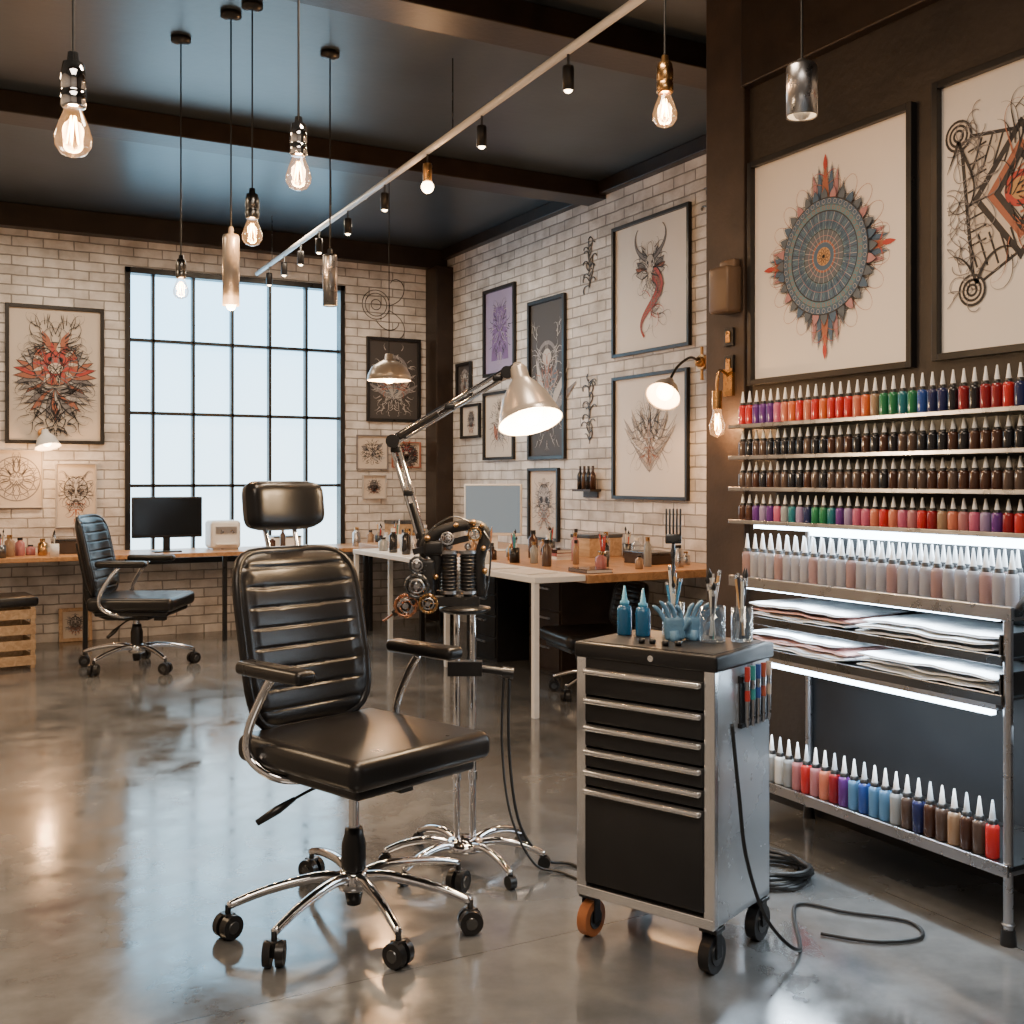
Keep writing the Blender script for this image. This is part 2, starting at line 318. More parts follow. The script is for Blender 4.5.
def art(kind,w,h,seed):
    R=random.Random(seed)
    if kind=='mandala':
        A=Art(w,h,'paper');s=h/1.0
        A.nx()
        for i in range(20):
            a=2*pi*i/20
            for g in(-1,1):
                A.line(swirl(.22*s*cos(a),.22*s*sin(a),a+g*.5,.16*s,g*4,g*48),'grey',.0035,taper=True)
                A.line(swirl(.24*s*cos(a),.24*s*sin(a),a+g*.25,.17*s,-g*6,g*50),'rust',.0035,taper=True)
                A.line(swirl(.26*s*cos(a),.26*s*sin(a),a+g*1.0,.1*s,g*8,g*70),'ink',.003,taper=True)
        for q in range(4):
            a=q*pi/2;ll=1.04 if q%2 else .88
            for da,L,c in ((.34,.31,'slate'),(-.34,.31,'slate'),(.2,.36,'pink'),(-.2,.36,'pink'),(.1,.375,'blue'),(-.1,.375,'blue'),(0,.405,'rust')):
                A.poly(petal(.1*cos(a+da),.1*sin(a+da),a+da,(L-.1)*s*ll,.022*s),c);A.nx();A.line(petal(.1*cos(a+da),.1*sin(a+da),a+da,(L-.09)*s*ll,.028*s),'ink',.002,True)
            for g in(-1,1):
                A.line(swirl(.3*s*cos(a),.3*s*sin(a),a+g*.9,.14*s,g*6,g*46),'rust',.004,taper=True);A.line(swirl(.33*s*cos(a)*ll,.33*s*sin(a)*ll,a+g*.7,.1*s,g*8,g*60),'red',.004,taper=True)
            A.poly(petal(.36*s*cos(a)*ll,.36*s*sin(a)*ll,a,.075*s,.012*s),'red')
        for i in range(32):
            a=2*pi*i/32;A.poly(petal(.23*s*cos(a),.23*s*sin(a),a,.07*s,.02*s),['slate','blue','slate','pink'][i%4])
        A.nx()
        for i in range(32):
            a=2*pi*i/32;A.line(petal(.23*s*cos(a),.23*s*sin(a),a,.075*s,.022*s),'ink',.002,True)
        for r,c in ((.255,'ink'),(.25,'blue'),(.225,'ink'),(.222,'teal'),(.2,'ink'),(.193,'blue'),(.12,'ink'),(.115,'slate'),(.07,'rust'),(.06,'blue'),(.04,'gold')):
            A.poly(circ(0,0,r*s,56),c)
        A.nx()
        for i in range(72):
            a=2*pi*i/72;A.line([(.12*s*cos(a),.12*s*sin(a)),(.193*s*cos(a),.193*s*sin(a))],('teal','ink','pale')[i%3],.0022)
        for i in range(44):
            a=2*pi*i/44
            A.line(circ(.238*s*cos(a),.238*s*sin(a),.01*s,8),'pale',.0018,True);A.line(circ(.212*s*cos(a),.212*s*sin(a),.008*s,8),'rust',.002,True)
        for i in range(24):
            a=2*pi*i/24;A.line(petal(.115*s*cos(a),.115*s*sin(a),a,.07*s,.013*s),'teal',.0022,True);A.line([(.06*s*cos(a),.06*s*sin(a)),(.115*s*cos(a),.115*s*sin(a))],'pale',.002)
        for r in (.225,.2,.155,.12,.09,.06): A.line(circ(0,0,r*s,48),'pink' if r in(.155,.09) else 'teal',.002,True)
        A.nx()
        for i in range(10):
            a=2*pi*i/10;A.line(petal(0,0,a,.038*s,.008*s),'ink',.002,True)
    elif kind=='winged':
        A=Art(w,h,'cream');s=w*1.3
        for i in range(10):
            a=rad(-45+i*14)
            for g in (0,1):
                P=petal(.08*w,.0,a,.38*w,.035*s)
                if g:P=mir(P)
                A.poly(P,['rust','pale','grey','rust','red'][i%5]);A.nx();A.line(P,'ink',.006,True)
        for i in range(11):
            a=rad(-165+i*15);P=petal(0,-.12*s,a,.30*s,.035*s);A.poly(P,['pale','grey','rust'][i%3]);A.nx();A.line(P,'ink',.005,True)
        A.poly(circ(0,.1*s,.2*s,30,1),'ink');A.poly(circ(0,.1*s,.19*s,30,1),'rust')
        for i in range(18):
            a=2*pi*i/18;A.poly(petal(.1*s*cos(a),.1*s+.1*s*sin(a),a,.1*s,.016*s),'red' if i%2 else 'cream')
        A.poly(circ(0,.1*s,.11*s,30),'red');A.poly(circ(0,.06*s,.05*s,18,1.3),'cream')
        for x in(-1,1):
            A.poly(circ(x*.045*s,.14*s,.022*s,14),'ink');A.poly(petal(x*.05*s,.25*s,pi/2-x*.4,.16*s,.03*s),'rust')
        A.nx();orn(A,R,50,'ink',.008,s*.8,0,-.2*s,.45);orn(A,R,40,'ink',.007,s*.8,0,.25*s,.35);orn(A,R,30,'grey',.008,s*.8,0,0,.5);orn(A,R,20,'ink',.01,s*.6,0,-.45*s,.3)
    elif kind=='serpent':
        A=Art(w,h,'paper');s=h
        for g in(1,-1):
            for i in range(5):
                P=petal(g*.03*s,.08*s,pi/2-g*(.35+.28*i),(.22-.015*i)*s,.034*s);A.poly(P,['grey','pale','grey','rust','pale'][i]);A.nx();A.line(P,'ink',.005,True)
            q=swirl(g*.04*s,.2*s,pi/2-g*1.2,.34*s,g*2,g*15);A.line(q,'ink',.055*s,taper=True);A.nx();A.line(q,'grey',.036*s,taper=True)
        P=[((.12*sin(t*5.6))*s,(.12-.52*t)*s) for t in [i/50 for i in range(51)]]
        for c,ww in (('ink',.14),('red',.12),('rust',.035)):
            A.nx();A.line(P,c,ww*s,taper=True)
        A.nx()
        for i in range(2,46,2):A.line(circ(P[i][0],P[i][1],.026*s*(1-i/55),8),'ink',.003,True)
        A.poly(circ(0,.16*s,.075*s,20,.85),'ink');A.poly(circ(0,.16*s,.07*s,20,.85),'pale');A.poly(petal(0,0,pi/2,.18*s,.03*s),'cream')
        for x in(-1,1):A.poly(circ(x*.03*s,.17*s,.013*s,10),'ink')
        A.nx();orn(A,R,34,'ink',.006,s*.6,0,.12*s,.3);orn(A,R,26,'grey',.005,s*.6,0,-.2*s,.3,False);orn(A,R,14,'red',.007,s*.6,0,-.15*s,.25,False)
    elif kind=='bloom':
        A=Art(w,h,'paper');s=h
        for j in range(4):
            for i in range(7):
                a=rad(90+(i-3)*(13+j*3));P=petal(0,(-.3+.06*j)*s,a,(.6-.11*j)*s,.03*s);A.poly(P,['paper','cream','pale','cream'][(i+j)%4]);A.nx();A.line(P,'grey',.004,True)
        A.nx();orn(A,R,50,'grey',.005,s*.7,0,-.02*s,.38);orn(A,R,16,'rust',.004,s*.5,0,-.1*s,.2);orn(A,R,26,'ink',.004,s*.6,0,.08*s,.3)
    elif kind=='card':
        A=Art(w,h,'paper');s=h;o=-.17*s
        q=[(-.2*s,.30*s),(.05*s,.27*s),(.3*s,.36*s),(.27*s,.05*s),(.3*s,-.2*s),(.05*s,-.18*s),(-.14*s,-.28*s),(-.17*s,0)]
        A.poly([(x+o,z) for x,z in q],'ink');A.poly([(.05*s+o+(x-.05*s)*.93,z*.94+.002) for x,z in q],'cream')
        for k in range(5):A.poly([(.06*s+o+cos(pi/2*i)*(.2-.03*k)*s,.05*s+sin(pi/2*i)*(.25-.035*k)*s) for i in range(4)],('ink','cream','rust','ink','cream')[k])
        for i in range(8):
            A.nx();A.line([(-.12*s+o+i*.045*s,-.2*s),(-.16*s+o+i*.045*s,-.08*s)],'ink',.008);A.line([(-.14*s+o+i*.045*s,.16*s),(-.1*s+o+i*.045*s,.27*s)],'ink',.008);A.line([(-.16*s+o,-.12*s+i*.05*s),(-.08*s+o,-.1*s+i*.05*s)],'ink',.007)
        A.poly(circ(.06*s+o,.05*s,.065*s),'red');A.poly(circ(.06*s+o,.05*s,.04*s),'gold');A.nx()
        for p in ((-.2,.30),(.3,.36),(.3,-.2),(-.14,-.28)):
            A.poly(circ(p[0]*s+o,p[1]*s,.06*s,20),'ink');A.poly(circ(p[0]*s+o,p[1]*s,.05*s,20),'cream');A.nx()
            for r in (.038,.02):A.line(circ(p[0]*s+o,p[1]*s,r*s,20),'ink',.009,True)
        for sx_ in(-1,1):
            A.line(clampf(swirl(-.2*s+o,.28*s,-pi/2+.3*sx_,.4*s,sx_*3,-sx_*30),w,h),'ink',.014,taper=True);A.line(clampf(swirl(-.12*s+o,-.26*s,pi/2+.3*sx_,.3*s,sx_*3,sx_*30),w,h),'ink',.014,taper=True)
        orn(A,R,40,'ink',.005,s*.8,o,.02*s,.42,False);orn(A,R,16,'rust',.006,s*.7,o,0,.3,False)
        for i in range(70):A.line(clampf(swirl(-.33*s+R.uniform(-.04,.06),R.uniform(-.3,.33)*s,R.uniform(0,6.28),R.uniform(.08,.2)*s,R.choice([-8,8]),R.choice([-50,50])),w,h),'grey',.003)
    elif kind=='dark':
        A=Art(w,h,'dark');s=h;A.poly(circ(0,.12*h,.3*w),'grey');A.poly(circ(0,.12*h,.24*w),'dark')
        for i in range(7):A.poly(petal(0,-.25*h,rad(30+i*20),.42*h,.03*h),['grey','pale','slate'][i%3])
        A.poly(circ(0,.14*h,.13*w),'pale');A.nx();orn(A,R,50,'pale',.008,s*.4,0,.05*h,.9);orn(A,R,40,'pale',.008,s*.4,0,-.2*h,.7);orn(A,R,16,'rust',.01,s*.4,0,-.1*s,.5)
    elif kind=='violet':
        A=Art(w,h,'lav');s=h;A.poly([(-.3*w,-.35*h),(.3*w,-.35*h),(.22*w,.3*h),(-.22*w,.3*h)],'violet');A.nx();orn(A,R,50,'lav',.008,s*.5,0,0,.8);orn(A,R,30,'ink',.009,s*.5,0,0,.7);orn(A,R,20,'pale',.006,s*.5,0,0,.7)
    elif kind=='rings':
        A=Art(w,h,'cream');s=h
        for r,c in ((.4,'grey'),(.38,'cream'),(.3,'grey'),(.285,'cream'),(.12,'grey'),(.1,'cream')):A.poly(circ(0,0,r*s),c)
        A.nx()
        for i in range(12):
            a=2*pi*i/12;A.line(petal(.1*s*cos(a),.1*s*sin(a),a,.28*s,.06*s),'grey',.006,True)
        orn(A,R,40,'grey',.006,s,0,0,.4)
    elif kind=='skull':
        A=Art(w,h,'cream');s=h
        A.poly(circ(0,.1*s,.2*s,24,.9),'pale');A.poly([(-.1*s,-.06*s),(.1*s,-.06*s),(.07*s,-.22*s),(-.07*s,-.22*s)],'pale')
        for x in(-1,1):A.poly(circ(x*.08*s,.06*s,.05*s,14),'ink')
        A.poly([(-.02*s,-.04*s),(.02*s,-.04*s),(0,.03*s)],'ink');A.nx()
        for i in range(5):A.line([((-.06+.03*i)*s,-.12*s),((-.06+.03*i)*s,-.2*s)],'ink',.005)
        A.line(circ(0,.1*s,.2*s,24,.9),'ink',.006,True);orn(A,R,50,'grey',.007,s*.7,0,0,.5);orn(A,R,20,'ink',.006,s*.6,0,.1*s,.4);orn(A,R,8,'rust',.009,s*.6,0,-.2*s,.3)
    else:
        A=Art(w,h,'cream');s=h
        for i in range(5):A.poly(petal(R.uniform(-.2,.2)*w,R.uniform(-.3,.1)*h,R.uniform(0,3),.3*h,.06*h),R.choice(['rust','pale','grey','pink']))
        A.nx();orn(A,R,60,'ink',.006,s*.7,0,0,.5)
    return A
def picture(kind,side,c0,c1,z0,z1,seed,label,fw=.025,fm=None,group=None):
    w=c1-c0;h=z1-z0;fm=fm or M_black;b=B();t=.03
    for x in(-1,1):b.box((x*(w/2-fw/2),-t/2,0),(fw,t,h))
    for z in(-1,1):b.box((0,-t/2,z*(h/2-fw/2)),(w-2*fw,t,fw))
    b.box((0,-.002,0),(w-.01,.004,h-.01))
    if side=='back': loc=((c0+c1)/2,YB-.001,(z0+z1)/2);rz=0
    elif side=='brick': loc=(X1-.001,(c0+c1)/2,(z0+z1)/2);rz=-pi/2
    else: loc=(3.199,(c0+c1)/2,(z0+z1)/2);rz=-pi/2
    o=ob('picture_frame',b,[fm],loc=loc,rot=(0,0,rz),bevel=.003,label=label,cat='picture',group=group)
    ob('print',art(kind,w-2*fw,h-2*fw,seed),KM,parent=o,loc=(0,-.006,0))
    return o
picture('mandala','dark',2.80,3.69,1.757,2.72,1,'large framed blue and red mandala tattoo print on dark wall')
picture('card','dark',1.82,2.71,1.77,2.755,2,'large framed ornate scroll tattoo print on dark wall')
picture('serpent','brick',5.91,6.84,2.255,3.22,3,'framed horned red serpent drawing on white brick')
picture('bloom','brick',5.93,6.84,1.21,2.11,4,'framed grey feathered flower drawing on white brick')
picture('violet','brick',8.35,8.95,2.28,3.07,5,'framed lavender tattoo print on white brick wall',.03)
picture('dark','brick',7.52,8.12,1.52,2.85,6,'tall framed dark tattoo print on white brick wall',.03)
picture('flash','brick',8.37,8.95,1.53,2.14,7,'framed tattoo flash sheet on white brick wall')
picture('dark','brick',9.2,9.52,2.10,2.46,8,'small dark framed print on white brick wall')
picture('skull','brick',9.02,9.42,1.74,2.06,9,'small framed skull sketch on white brick wall')
picture('skull','brick',7.62,8.12,.85,1.45,10,'framed skull sketch standing above wooden bench')
picture('winged','back',.665,1.43,1.65,2.80,11,'large framed red winged owl-like tattoo print',.03)
picture('rings','back',.55,.95,1.12,1.60,12,'unframed round ornament sketch pinned on brick',.008,K['pale'])
picture('skull','back',1.045,1.37,.95,1.49,13,'skull sketch sheet pinned to white brick',.01,K['pale'])
picture('dark','back',3.80,4.36,1.91,2.72,14,'framed grey figure print beside tall window',.03)
picture('flash','back',3.70,4.02,1.45,1.78,15,'small tattoo flash sheet on white brick',.01,K['grey'])
picture('winged','back',4.06,4.36,1.47,1.72,16,'small rust-red print on white brick wall',.01,K['rust'])
picture('skull','back',3.76,4.0,1.17,1.40,17,'small sketch pinned below tattoo flash',.008,K['pale'])
# thin line ornaments on brick
def ornament(side,c,z,w,h,seed,label,ring=False):
    R=random.Random(seed);b=B()
    def ln(P,wd=.008):
        b.tube([(x,-.005,zz) for x,zz in P],wd/2,5)
    if ring:
        for r in (.14,.11,.05):ln(circ(0,0,r,28)+[(r,0)])
        for P in (swirl(.14,0,.3,.45,3,18),swirl(.14,-.05,-.4,.4,-2,-16),swirl(.0,-.15,-1,.3,4,14)):ln(P,.008)
    else:
        ln([(0.01*sin(i),-h/2+h*i/12) for i in range(13)],.006)
        for i in range(9):
            zz=-h/2+h*(i+.5)/9
            ln(swirl(0,zz,R.uniform(.2,1.4),R.uniform(.08,.14),R.choice([-6,6]),R.choice([-50,50])),.009)
            ln(swirl(0,zz,pi-R.uniform(.2,1.4),R.uniform(.08,.14),R.choice([-6,6]),R.choice([-50,50])),.009)
    loc=(c,YB-.001,z) if side=='back' else (X1-.001,c,z)
    ob('wall_ornament',b,[M_dsteel],loc=loc,rot=(0,0,0 if side=='back' else -pi/2),label=label,cat='wall decoration')
ornament('back',3.9,3.03,.3,.3,1,'round scrolled iron ornament on white brick',True)
ornament('brick',7.18,3.0,.2,.34,2,'thin scrolled iron ornament on white brick')
ornament('brick',7.18,1.88,.2,.5,3,'thin scrolled iron ornament between pictures')
ornament('brick',5.72,3.1,.2,.4,5,'thin scrolled iron ornament near timber post')
# ---------------------------------------------------------------- chairs
def pad(b,w,h,t,ribs,m=0,curve=.05,nu=36):
    nv=ribs*16 if ribs else 24
    def pt(s,q,side):
        mx=max(abs(s),abs(q));n=5
        if mx<1e-6: k=1
        else: k=1/((abs(s/mx)**n+abs(q/mx)**n)**(1/n))
        x=s*k*w/2;z=q*k*h/2
        e=max(0,1-mx**6)**.5
        y=side*t/2*e
        if side<0 and ribs:
            u_=abs(x)/(w/2);f=max(0,min(1,(.84-u_)*14))*max(0,min(1,(.93-abs(z)/(h/2))*20))
            ph=(z/h*.97+.5)*ribs;d=abs(ph-round(ph));g=math.exp(-(d/.065)**2)
            y+=f*(.007*g-.0012*(1-(2*d-1)**2)) 
            y+=.006*math.exp(-((u_-.84)/.03)**2)*max(0,min(1,(.93-abs(z)/(h/2))*20))
        return (x,y-curve*(x/(w/2))**2,z)
    for side in(-1,1):
        vs=[pt(-1+2*i/nu,-1+2*j/nv,side) for j in range(nv+1) for i in range(nu+1)]
        fs=[(j*(nu+1)+i,j*(nu+1)+i+1,(j+1)*(nu+1)+i+1,(j+1)*(nu+1)+i) for j in range(nv) for i in range(nu)]
        if side>0:fs=[f[::-1] for f in fs]
        b.add(vs,fs,m,True)
    rim=[]
    for i in range(64):
        a=2*pi*i/64;s,q=cos(a),sin(a);k=1/((abs(s)**5+abs(q)**5)**(1/5));x=s*k*w/2;z=q*k*h/2;rim.append((x,-curve*(x/(w/2))**2,z))
    return rim
def caster(parent,x,y,r=.03,a=0,wheelm=None):
    b=B();ux,uy=cos(a),sin(a)
    for s in(-1,1):
        p=Vector((x-uy*s*.018,y+ux*s*.018,r));q=Vector((-uy*s,ux*s,0))
        b.cyl(p-q*.011,p+q*.011,r,r*.94,20);b.cyl(p+q*.011,p+q*.014,r*.5,r*.45,16,m=1)
    b.box((x,y,r*1.4),(.034,.034,r*1.2),0);b.cyl((x,y,r*1.8),(x,y,r*2.7),.009,m=1,seg=10)
    return ob('caster',b,[wheelm or M_plast,M_dsteel],parent=parent,bevel=.003)
def office_chair(loc,rz,label,seat_z=.55,headrest=True,angles=(0,72,144,216,288),back_h=.56,group=None,R=.36,arms=True,bw=.46,scale=1,sd=.54,sww=.53):
    e=empty('office_chair',loc,rz,label=label,cat='chair',group=group);sz=seat_z
    e.scale=(scale,)*3
    yc=.24-sd/2-.005
    b=B();b.rbox((0,yc,sz-.042),(sww,sd,.088),.034,0,6)
    def loop(z,k):return [(x*(sww/2-.012)*k,y*(sd/2-.012)*k+yc,z) for x,y in [((abs(cos(t))**.22)*(1 if cos(t)>0 else -1),(abs(sin(t))**.22)*(1 if sin(t)>0 else -1)) for t in [2*pi*i/72+.01 for i in range(72)]]]
    b.tube(loop(sz-.012,.985),.0045,6,0,True);b.tube(loop(sz-.072,.99),.0045,6,0,True)
    b.rbox((0,yc,sz-.1),(sww-.08,sd-.08,.035),.014,1)
    ob('seat',b,[M_leather,M_plast],parent=e)
    t=rad(12);cy=.235+back_h/2*sin(t);cz=sz-.01+back_h/2*cos(t)
    b=B();rim=pad(b,bw,back_h,.075,9)
    bo=ob('backrest',b,[M_leather],parent=e,loc=(0,cy,cz),rot=(-t,0,0))
    b=B();b.tube(rim,.015,10,0,True);b.rbox((0,.045,-.05),(.16,.03,back_h*.6),.012,1)
    ob('backrest_frame',b,[M_leather,M_plast],parent=bo)
    b=B();b.tube(cr([(0,.02,sz-.125),(0,.2,sz-.13),(0,.30,sz-.04),(0,.31,sz+.14)]),.018,8,0,flat=1.8);ob('back_support',b,[M_plast],parent=e)
    if headrest:
        hy=cy+back_h/2*sin(t)+.035;hz=sz+back_h+.125
        b=B();pad(b,.30,.165,.11,0,curve=.035)
        h=ob('headrest',b,[M_leather],parent=e,loc=(0,hy,hz),rot=(-.12,0,0))
        b=B()
        for s in(-1,1):b.cyl((s*.06,.01,-.04),(s*.055,-.02,-.2),.008,m=0,seg=10)
        b.rbox((0,.045,-.02),(.1,.02,.1),.008,1);ob('headrest_post',b,[M_chrome,M_plast],parent=h)
    if arms:
        for s in(-1,1):
            b=B();b.rbox((s*.295,-.0,sz+.215),(.072,.31,.042),.018,0,5)
            a=ob('armrest',b,[M_leather],parent=e)
            b=B();b.tube(cr([(s*.29,.02,sz+.195),(s*.292,.07,sz+.13),(s*.296,.13,sz+.02),(s*.29,.12,sz-.06),(s*.24,.03,sz-.11),(s*.08,-.02,sz-.12)],8),.0135,10)
            ob('armrest_support',b,[M_chrome],parent=a)
    b=B();b.rbox((0,0,sz-.135),(.16,.2,.05),.01);b.box((.07,-.13,sz-.15),(.05,.07,.05));ob('seat_mechanism',b,[M_plast],parent=e)
    b=B();b.cyl((0,0,sz-.16),(0,0,sz-.3),.017,m=0);b.lathe([(.0,.0),(.036,.0),(.038,.02),(.038,.1),(.03,.13),(.027,.15),(0,.15)],(0,0,.13),m=1);b.lathe([(0,0),(.022,0),(.027,.03),(.027,.09)],(0,0,.045),m=1)
    ob('lift_column',b,[M_chrome,M_plast],parent=e)
    b=B();b.tube(cr([(-.06,.0,sz-.15),(-.13,.02,sz-.155),(-.19,.045,sz-.18)],6),.005,8);b.tube([(-.19,.045,sz-.18),(-.24,.06,sz-.205),(-.30,.08,sz-.235)],[.007,.014,.01],8)
    ob('height_lever',b,[M_plast],parent=e)
    b=B();b.lathe([(0,.095),(.048,.095),(.053,.105),(.048,.145),(.038,.155),(0,.155)],m=0,seg=24)
    bs=ob('base',b,[M_chrome],parent=e)
    for a in angles:
        a=rad(a);c,s=cos(a),sin(a)
        b=B();P=cr([(c*.03,s*.03,.13),(c*.12,s*.12,.142),(c*R*.7,s*R*.7,.125),(c*R,s*R,.095)],6);b.tube(P,[.018-.006*i/(len(P)-1) for i in range(len(P))],12)
        ob('base_leg',b,[M_chrome],parent=bs);caster(bs,c*R,s*R,.037,a+.5)
    return e
cham=[th-48 for th in (203,243,297,343,35,120)]
office_chair((1.195,3.21,0),rad(19.4),'black leather office chair with headrest and chrome star base',.58,True,cham,R=.38,sd=.57,sww=.55,bw=.475)
office_chair((1.42,8.25,0),rad(62),'black ribbed office chair with chrome base by wall desk',.47,False,(10,82,154,226,298),.52,scale=1.12)
office_chair((3.78,5.82,0),rad(-100),'black low-backed stool chair pushed under wooden bench',.42,False,(10,82,154,226,298),.3,arms=False,scale=.98,R=.3)
# ---------------------------------------------------------------- tool cart
ca=rad(-67);cx,cy0=1.977,2.626
def cw(x,y,z=0): return (cx+x*cos(ca)-y*sin(ca),cy0+x*sin(ca)+y*cos(ca),z)
cart=empty('tool_cart',(cx,cy0,0),ca,label='black and silver rolling drawer cart',cat='tool cart')
b=B();W=.225;D=.17
b.bb(W-.012,W,-D,D,.13,.835,0);b.bb(-W,-W+.012,-D,D,.13,.835,0);b.bb(-W,W,D-.012,D,.13,.835,0);b.bb(-W,W,-D+.01,D,.13,.15,0)
for s in(-1,1):b.box((s*(W-.014),-D+.005,.4825),(.034,.022,.705),1)
b.box((0,-D+.004,.142),(2*W,.022,.03),1);b.box((0,-D+.03,.48),(2*W-.05,.02,.66),2)
ob('cart_body',b,[M_silver,M_alu,M_matte],parent=cart,bevel=.003)
b=B();b.rbox((0,0,.85),(2*W+.02,2*D+.02,.046),.008,0,3);b.box((0,-D+.002,.815),(2*W-.05,.012,.04),0);b.box((0,0,.873),(2*W-.02,2*D-.02,.003),1)
ob('cart_top',b,[M_black,M_matte],parent=cart)
b=B();b.cyl((.03,-D-.014,.848),(.03,-D+.002,.848),.009,seg=16);ob('lock',b,[M_alu],parent=cart)
zs=[.80,.715,.635,.565,.505,.45,.165]
for i in range(6):
    b=B();z1,z0=zs[i],zs[i+1]+.006;b.rbox((0,-D-.001,(z0+z1)/2),(2*W-.062,.022,z1-z0),.003,0,2)
    d=ob('drawer',b,[M_matte],parent=cart)
    b=B();b.rbox((0,-D-.02,z1-.010),(2*W-.066,.02,.017),.006,0,3);ob('drawer_handle',b,[M_alu],parent=d)
for x in(-1,1):
    for y in(-1,1):
        b=B();X,Y=x*(W-.025),y*(D-.03);wm=1 if (x<0) else 0
        b.cyl((X-.016,Y,.052),(X+.016,Y,.052),.052,seg=28,m=wm);b.cyl((X-.019,Y,.052),(X+.019,Y,.052),.03,seg=20,m=2);b.cyl((X-.023,Y,.052),(X+.023,Y,.052),.01,seg=12,m=3)
        for s in(-1,1):b.box((X+s*.022,Y,.08),(.004,.03,.075),3)
        b.box((X,Y,.12),(.055,.05,.012),3);ob('caster',b,[M_plast,M_cork,M_dsteel,M_black],parent=cart,bevel=.003)
b=B();b.box((W+.006,.05,.79),(.012,.17,.02),0);b.box((W+.006,.05,.66),(.012,.17,.012),0);b.box((W+.003,.05,.725),(.004,.16,.13),0);ob('pen_rack',b,[M_black],parent=cart)
penc=[(.5,.05,.04),(.05,.3,.3),(.05,.1,.35),(.45,.1,.05),(.6,.5,.4)]
for i,c in enumerate(penc):
    m=mat('pen_color',c,.3);x,y,_=cw(W+.022,-.02+i*.034);b=B()
    b.cyl((0,0,-.07),(0,0,.045),.0068,seg=12,m=1);b.cyl((0,0,.045),(0,0,.085),.008,seg=12,m=0);b.cyl((0,0,-.085),(0,0,-.07),.003,.0068,seg=12,m=2);b.cyl((0,0,-.01),(0,0,.02),.0075,seg=12,m=0)
    ob('marker_pen',b,[m,M_steel,M_steel],loc=(x,y,.74),label='slim marker pen clipped on side of drawer cart',cat='pen',group='pens on cart side')
# items on cart
ZT=.875
M_blue=mat('blue_soap',(.03,.14,.28),.2,trans=.2);M_blue2=mat('blue_cap',(.1,.36,.55),.35)
def dropper(x,y,h,zb,bm,cm,label,group=None,r=.021,name='squeeze_bottle'):
    b=B();b.lathe([(0,0),(r*.95,0),(r,.006),(r,h*.5),(r*.85,h*.58),(r*.5,h*.62),(0,h*.62)]);o=ob(name,b,[bm],loc=(x,y,zb),label=label,cat='bottle',group=group)
    b=B();b.lathe([(0,h*.6),(r*.62,h*.6),(r*.62,h*.68),(r*.4,h*.7),(r*.12,h),(0,h)]);ob('cap',b,[cm],parent=o);return o
for x,y,h in((-.185,.02,.15),(-.125,.03,.145)):
    p=cw(x,y);dropper(p[0],p[1],h,ZT,M_blue,M_blue2,'blue squeeze bottle with pointed nozzle on cart','bottles on cart',.023)
def cup(x,y,r,h,z=ZT,label='clear glass cup holding brushes',m=None):
    b=B();b.lathe([(0,0),(r*.92,0),(r,.004),(r,h),(r-.002,h),(r*.9,.006),(0,.006)],seg=28)
    return ob('glass_cup',b,[m or M_glass],loc=(x,y,z),label=label,cat='cup')
HC=[(.75,.7,.6),(.5,.06,.05),(.05,.05,.06),(.06,.25,.45),(.6,.35,.15),(.05,.3,.3),(.8,.8,.78)]
HM=[mat('handle_color',c,.35) for c in HC]
def tool(x,y,z,L,lean,az,m,kind,label,group):
    b=B()
    if kind=='brush':
        b.cyl((0,0,0),(0,0,L*.75),.003,.005,10,0);b.cyl((0,0,L*.75),(0,0,L*.86),.0055,seg=10,m=1);b.lathe([(.0045,0),(.007,L*.06),(0,L*.16)],(0,0,L*.85),m=2,seg=10)
    else:
        b.cyl((0,0,.01),(0,0,L*.94),.0045,seg=6,m=0);b.cyl((0,0,0),(0,0,.01),.001,.0045,6,2);b.cyl((0,0,L*.94),(0,0,L),.0048,seg=8,m=1)
    ob('paint_brush' if kind=='brush' else 'pencil',b,[m,M_alu,M_matte],loc=(x,y,z),rot=(lean*cos(az),lean*sin(az),0),label=label,cat='brush' if kind=='brush' else 'pencil',group=group)
R=random.Random(3)
for (x,y,r,h,n) in((-.06,.10,.034,.1,8),(.10,.05,.038,.105,10),(.165,.11,.032,.1,7)):
    p=cw(x,y);cup(p[0],p[1],r,h)
    for i in range(n):
        az=2*pi*i/n+R.uniform(-.3,.3)
        tool(p[0]+.2*r*cos(az+pi/2),p[1]+.2*r*sin(az+pi/2),ZT+.008,R.uniform(.155,.21),R.uniform(.06,.2),az,R.choice(HM),R.choice(['brush','pencil']),'slim artist tool standing in glass cup','tools in cups')
p=cw(-.06,.10)
b=B();b.cyl((0,0,0),(0,0,.24),.005,seg=10,m=0);b.lathe([(.004,0),(.008,.02),(.005,.05)],(0,0,.22),m=0,seg=10);b.rbox((0,0,.285),(.05,.008,.03),.004,0,2)
for i in range(5):b.rbox(((i-2)*.0108,0,.335),(.006,.006,.085),.002,0,2)
ob('fork_comb',b,[M_dsteel],loc=(p[0],p[1],ZT+.01),rot=(0,0,rad(-28)),label='dark steel long-toothed comb standing in cup',cat='comb')
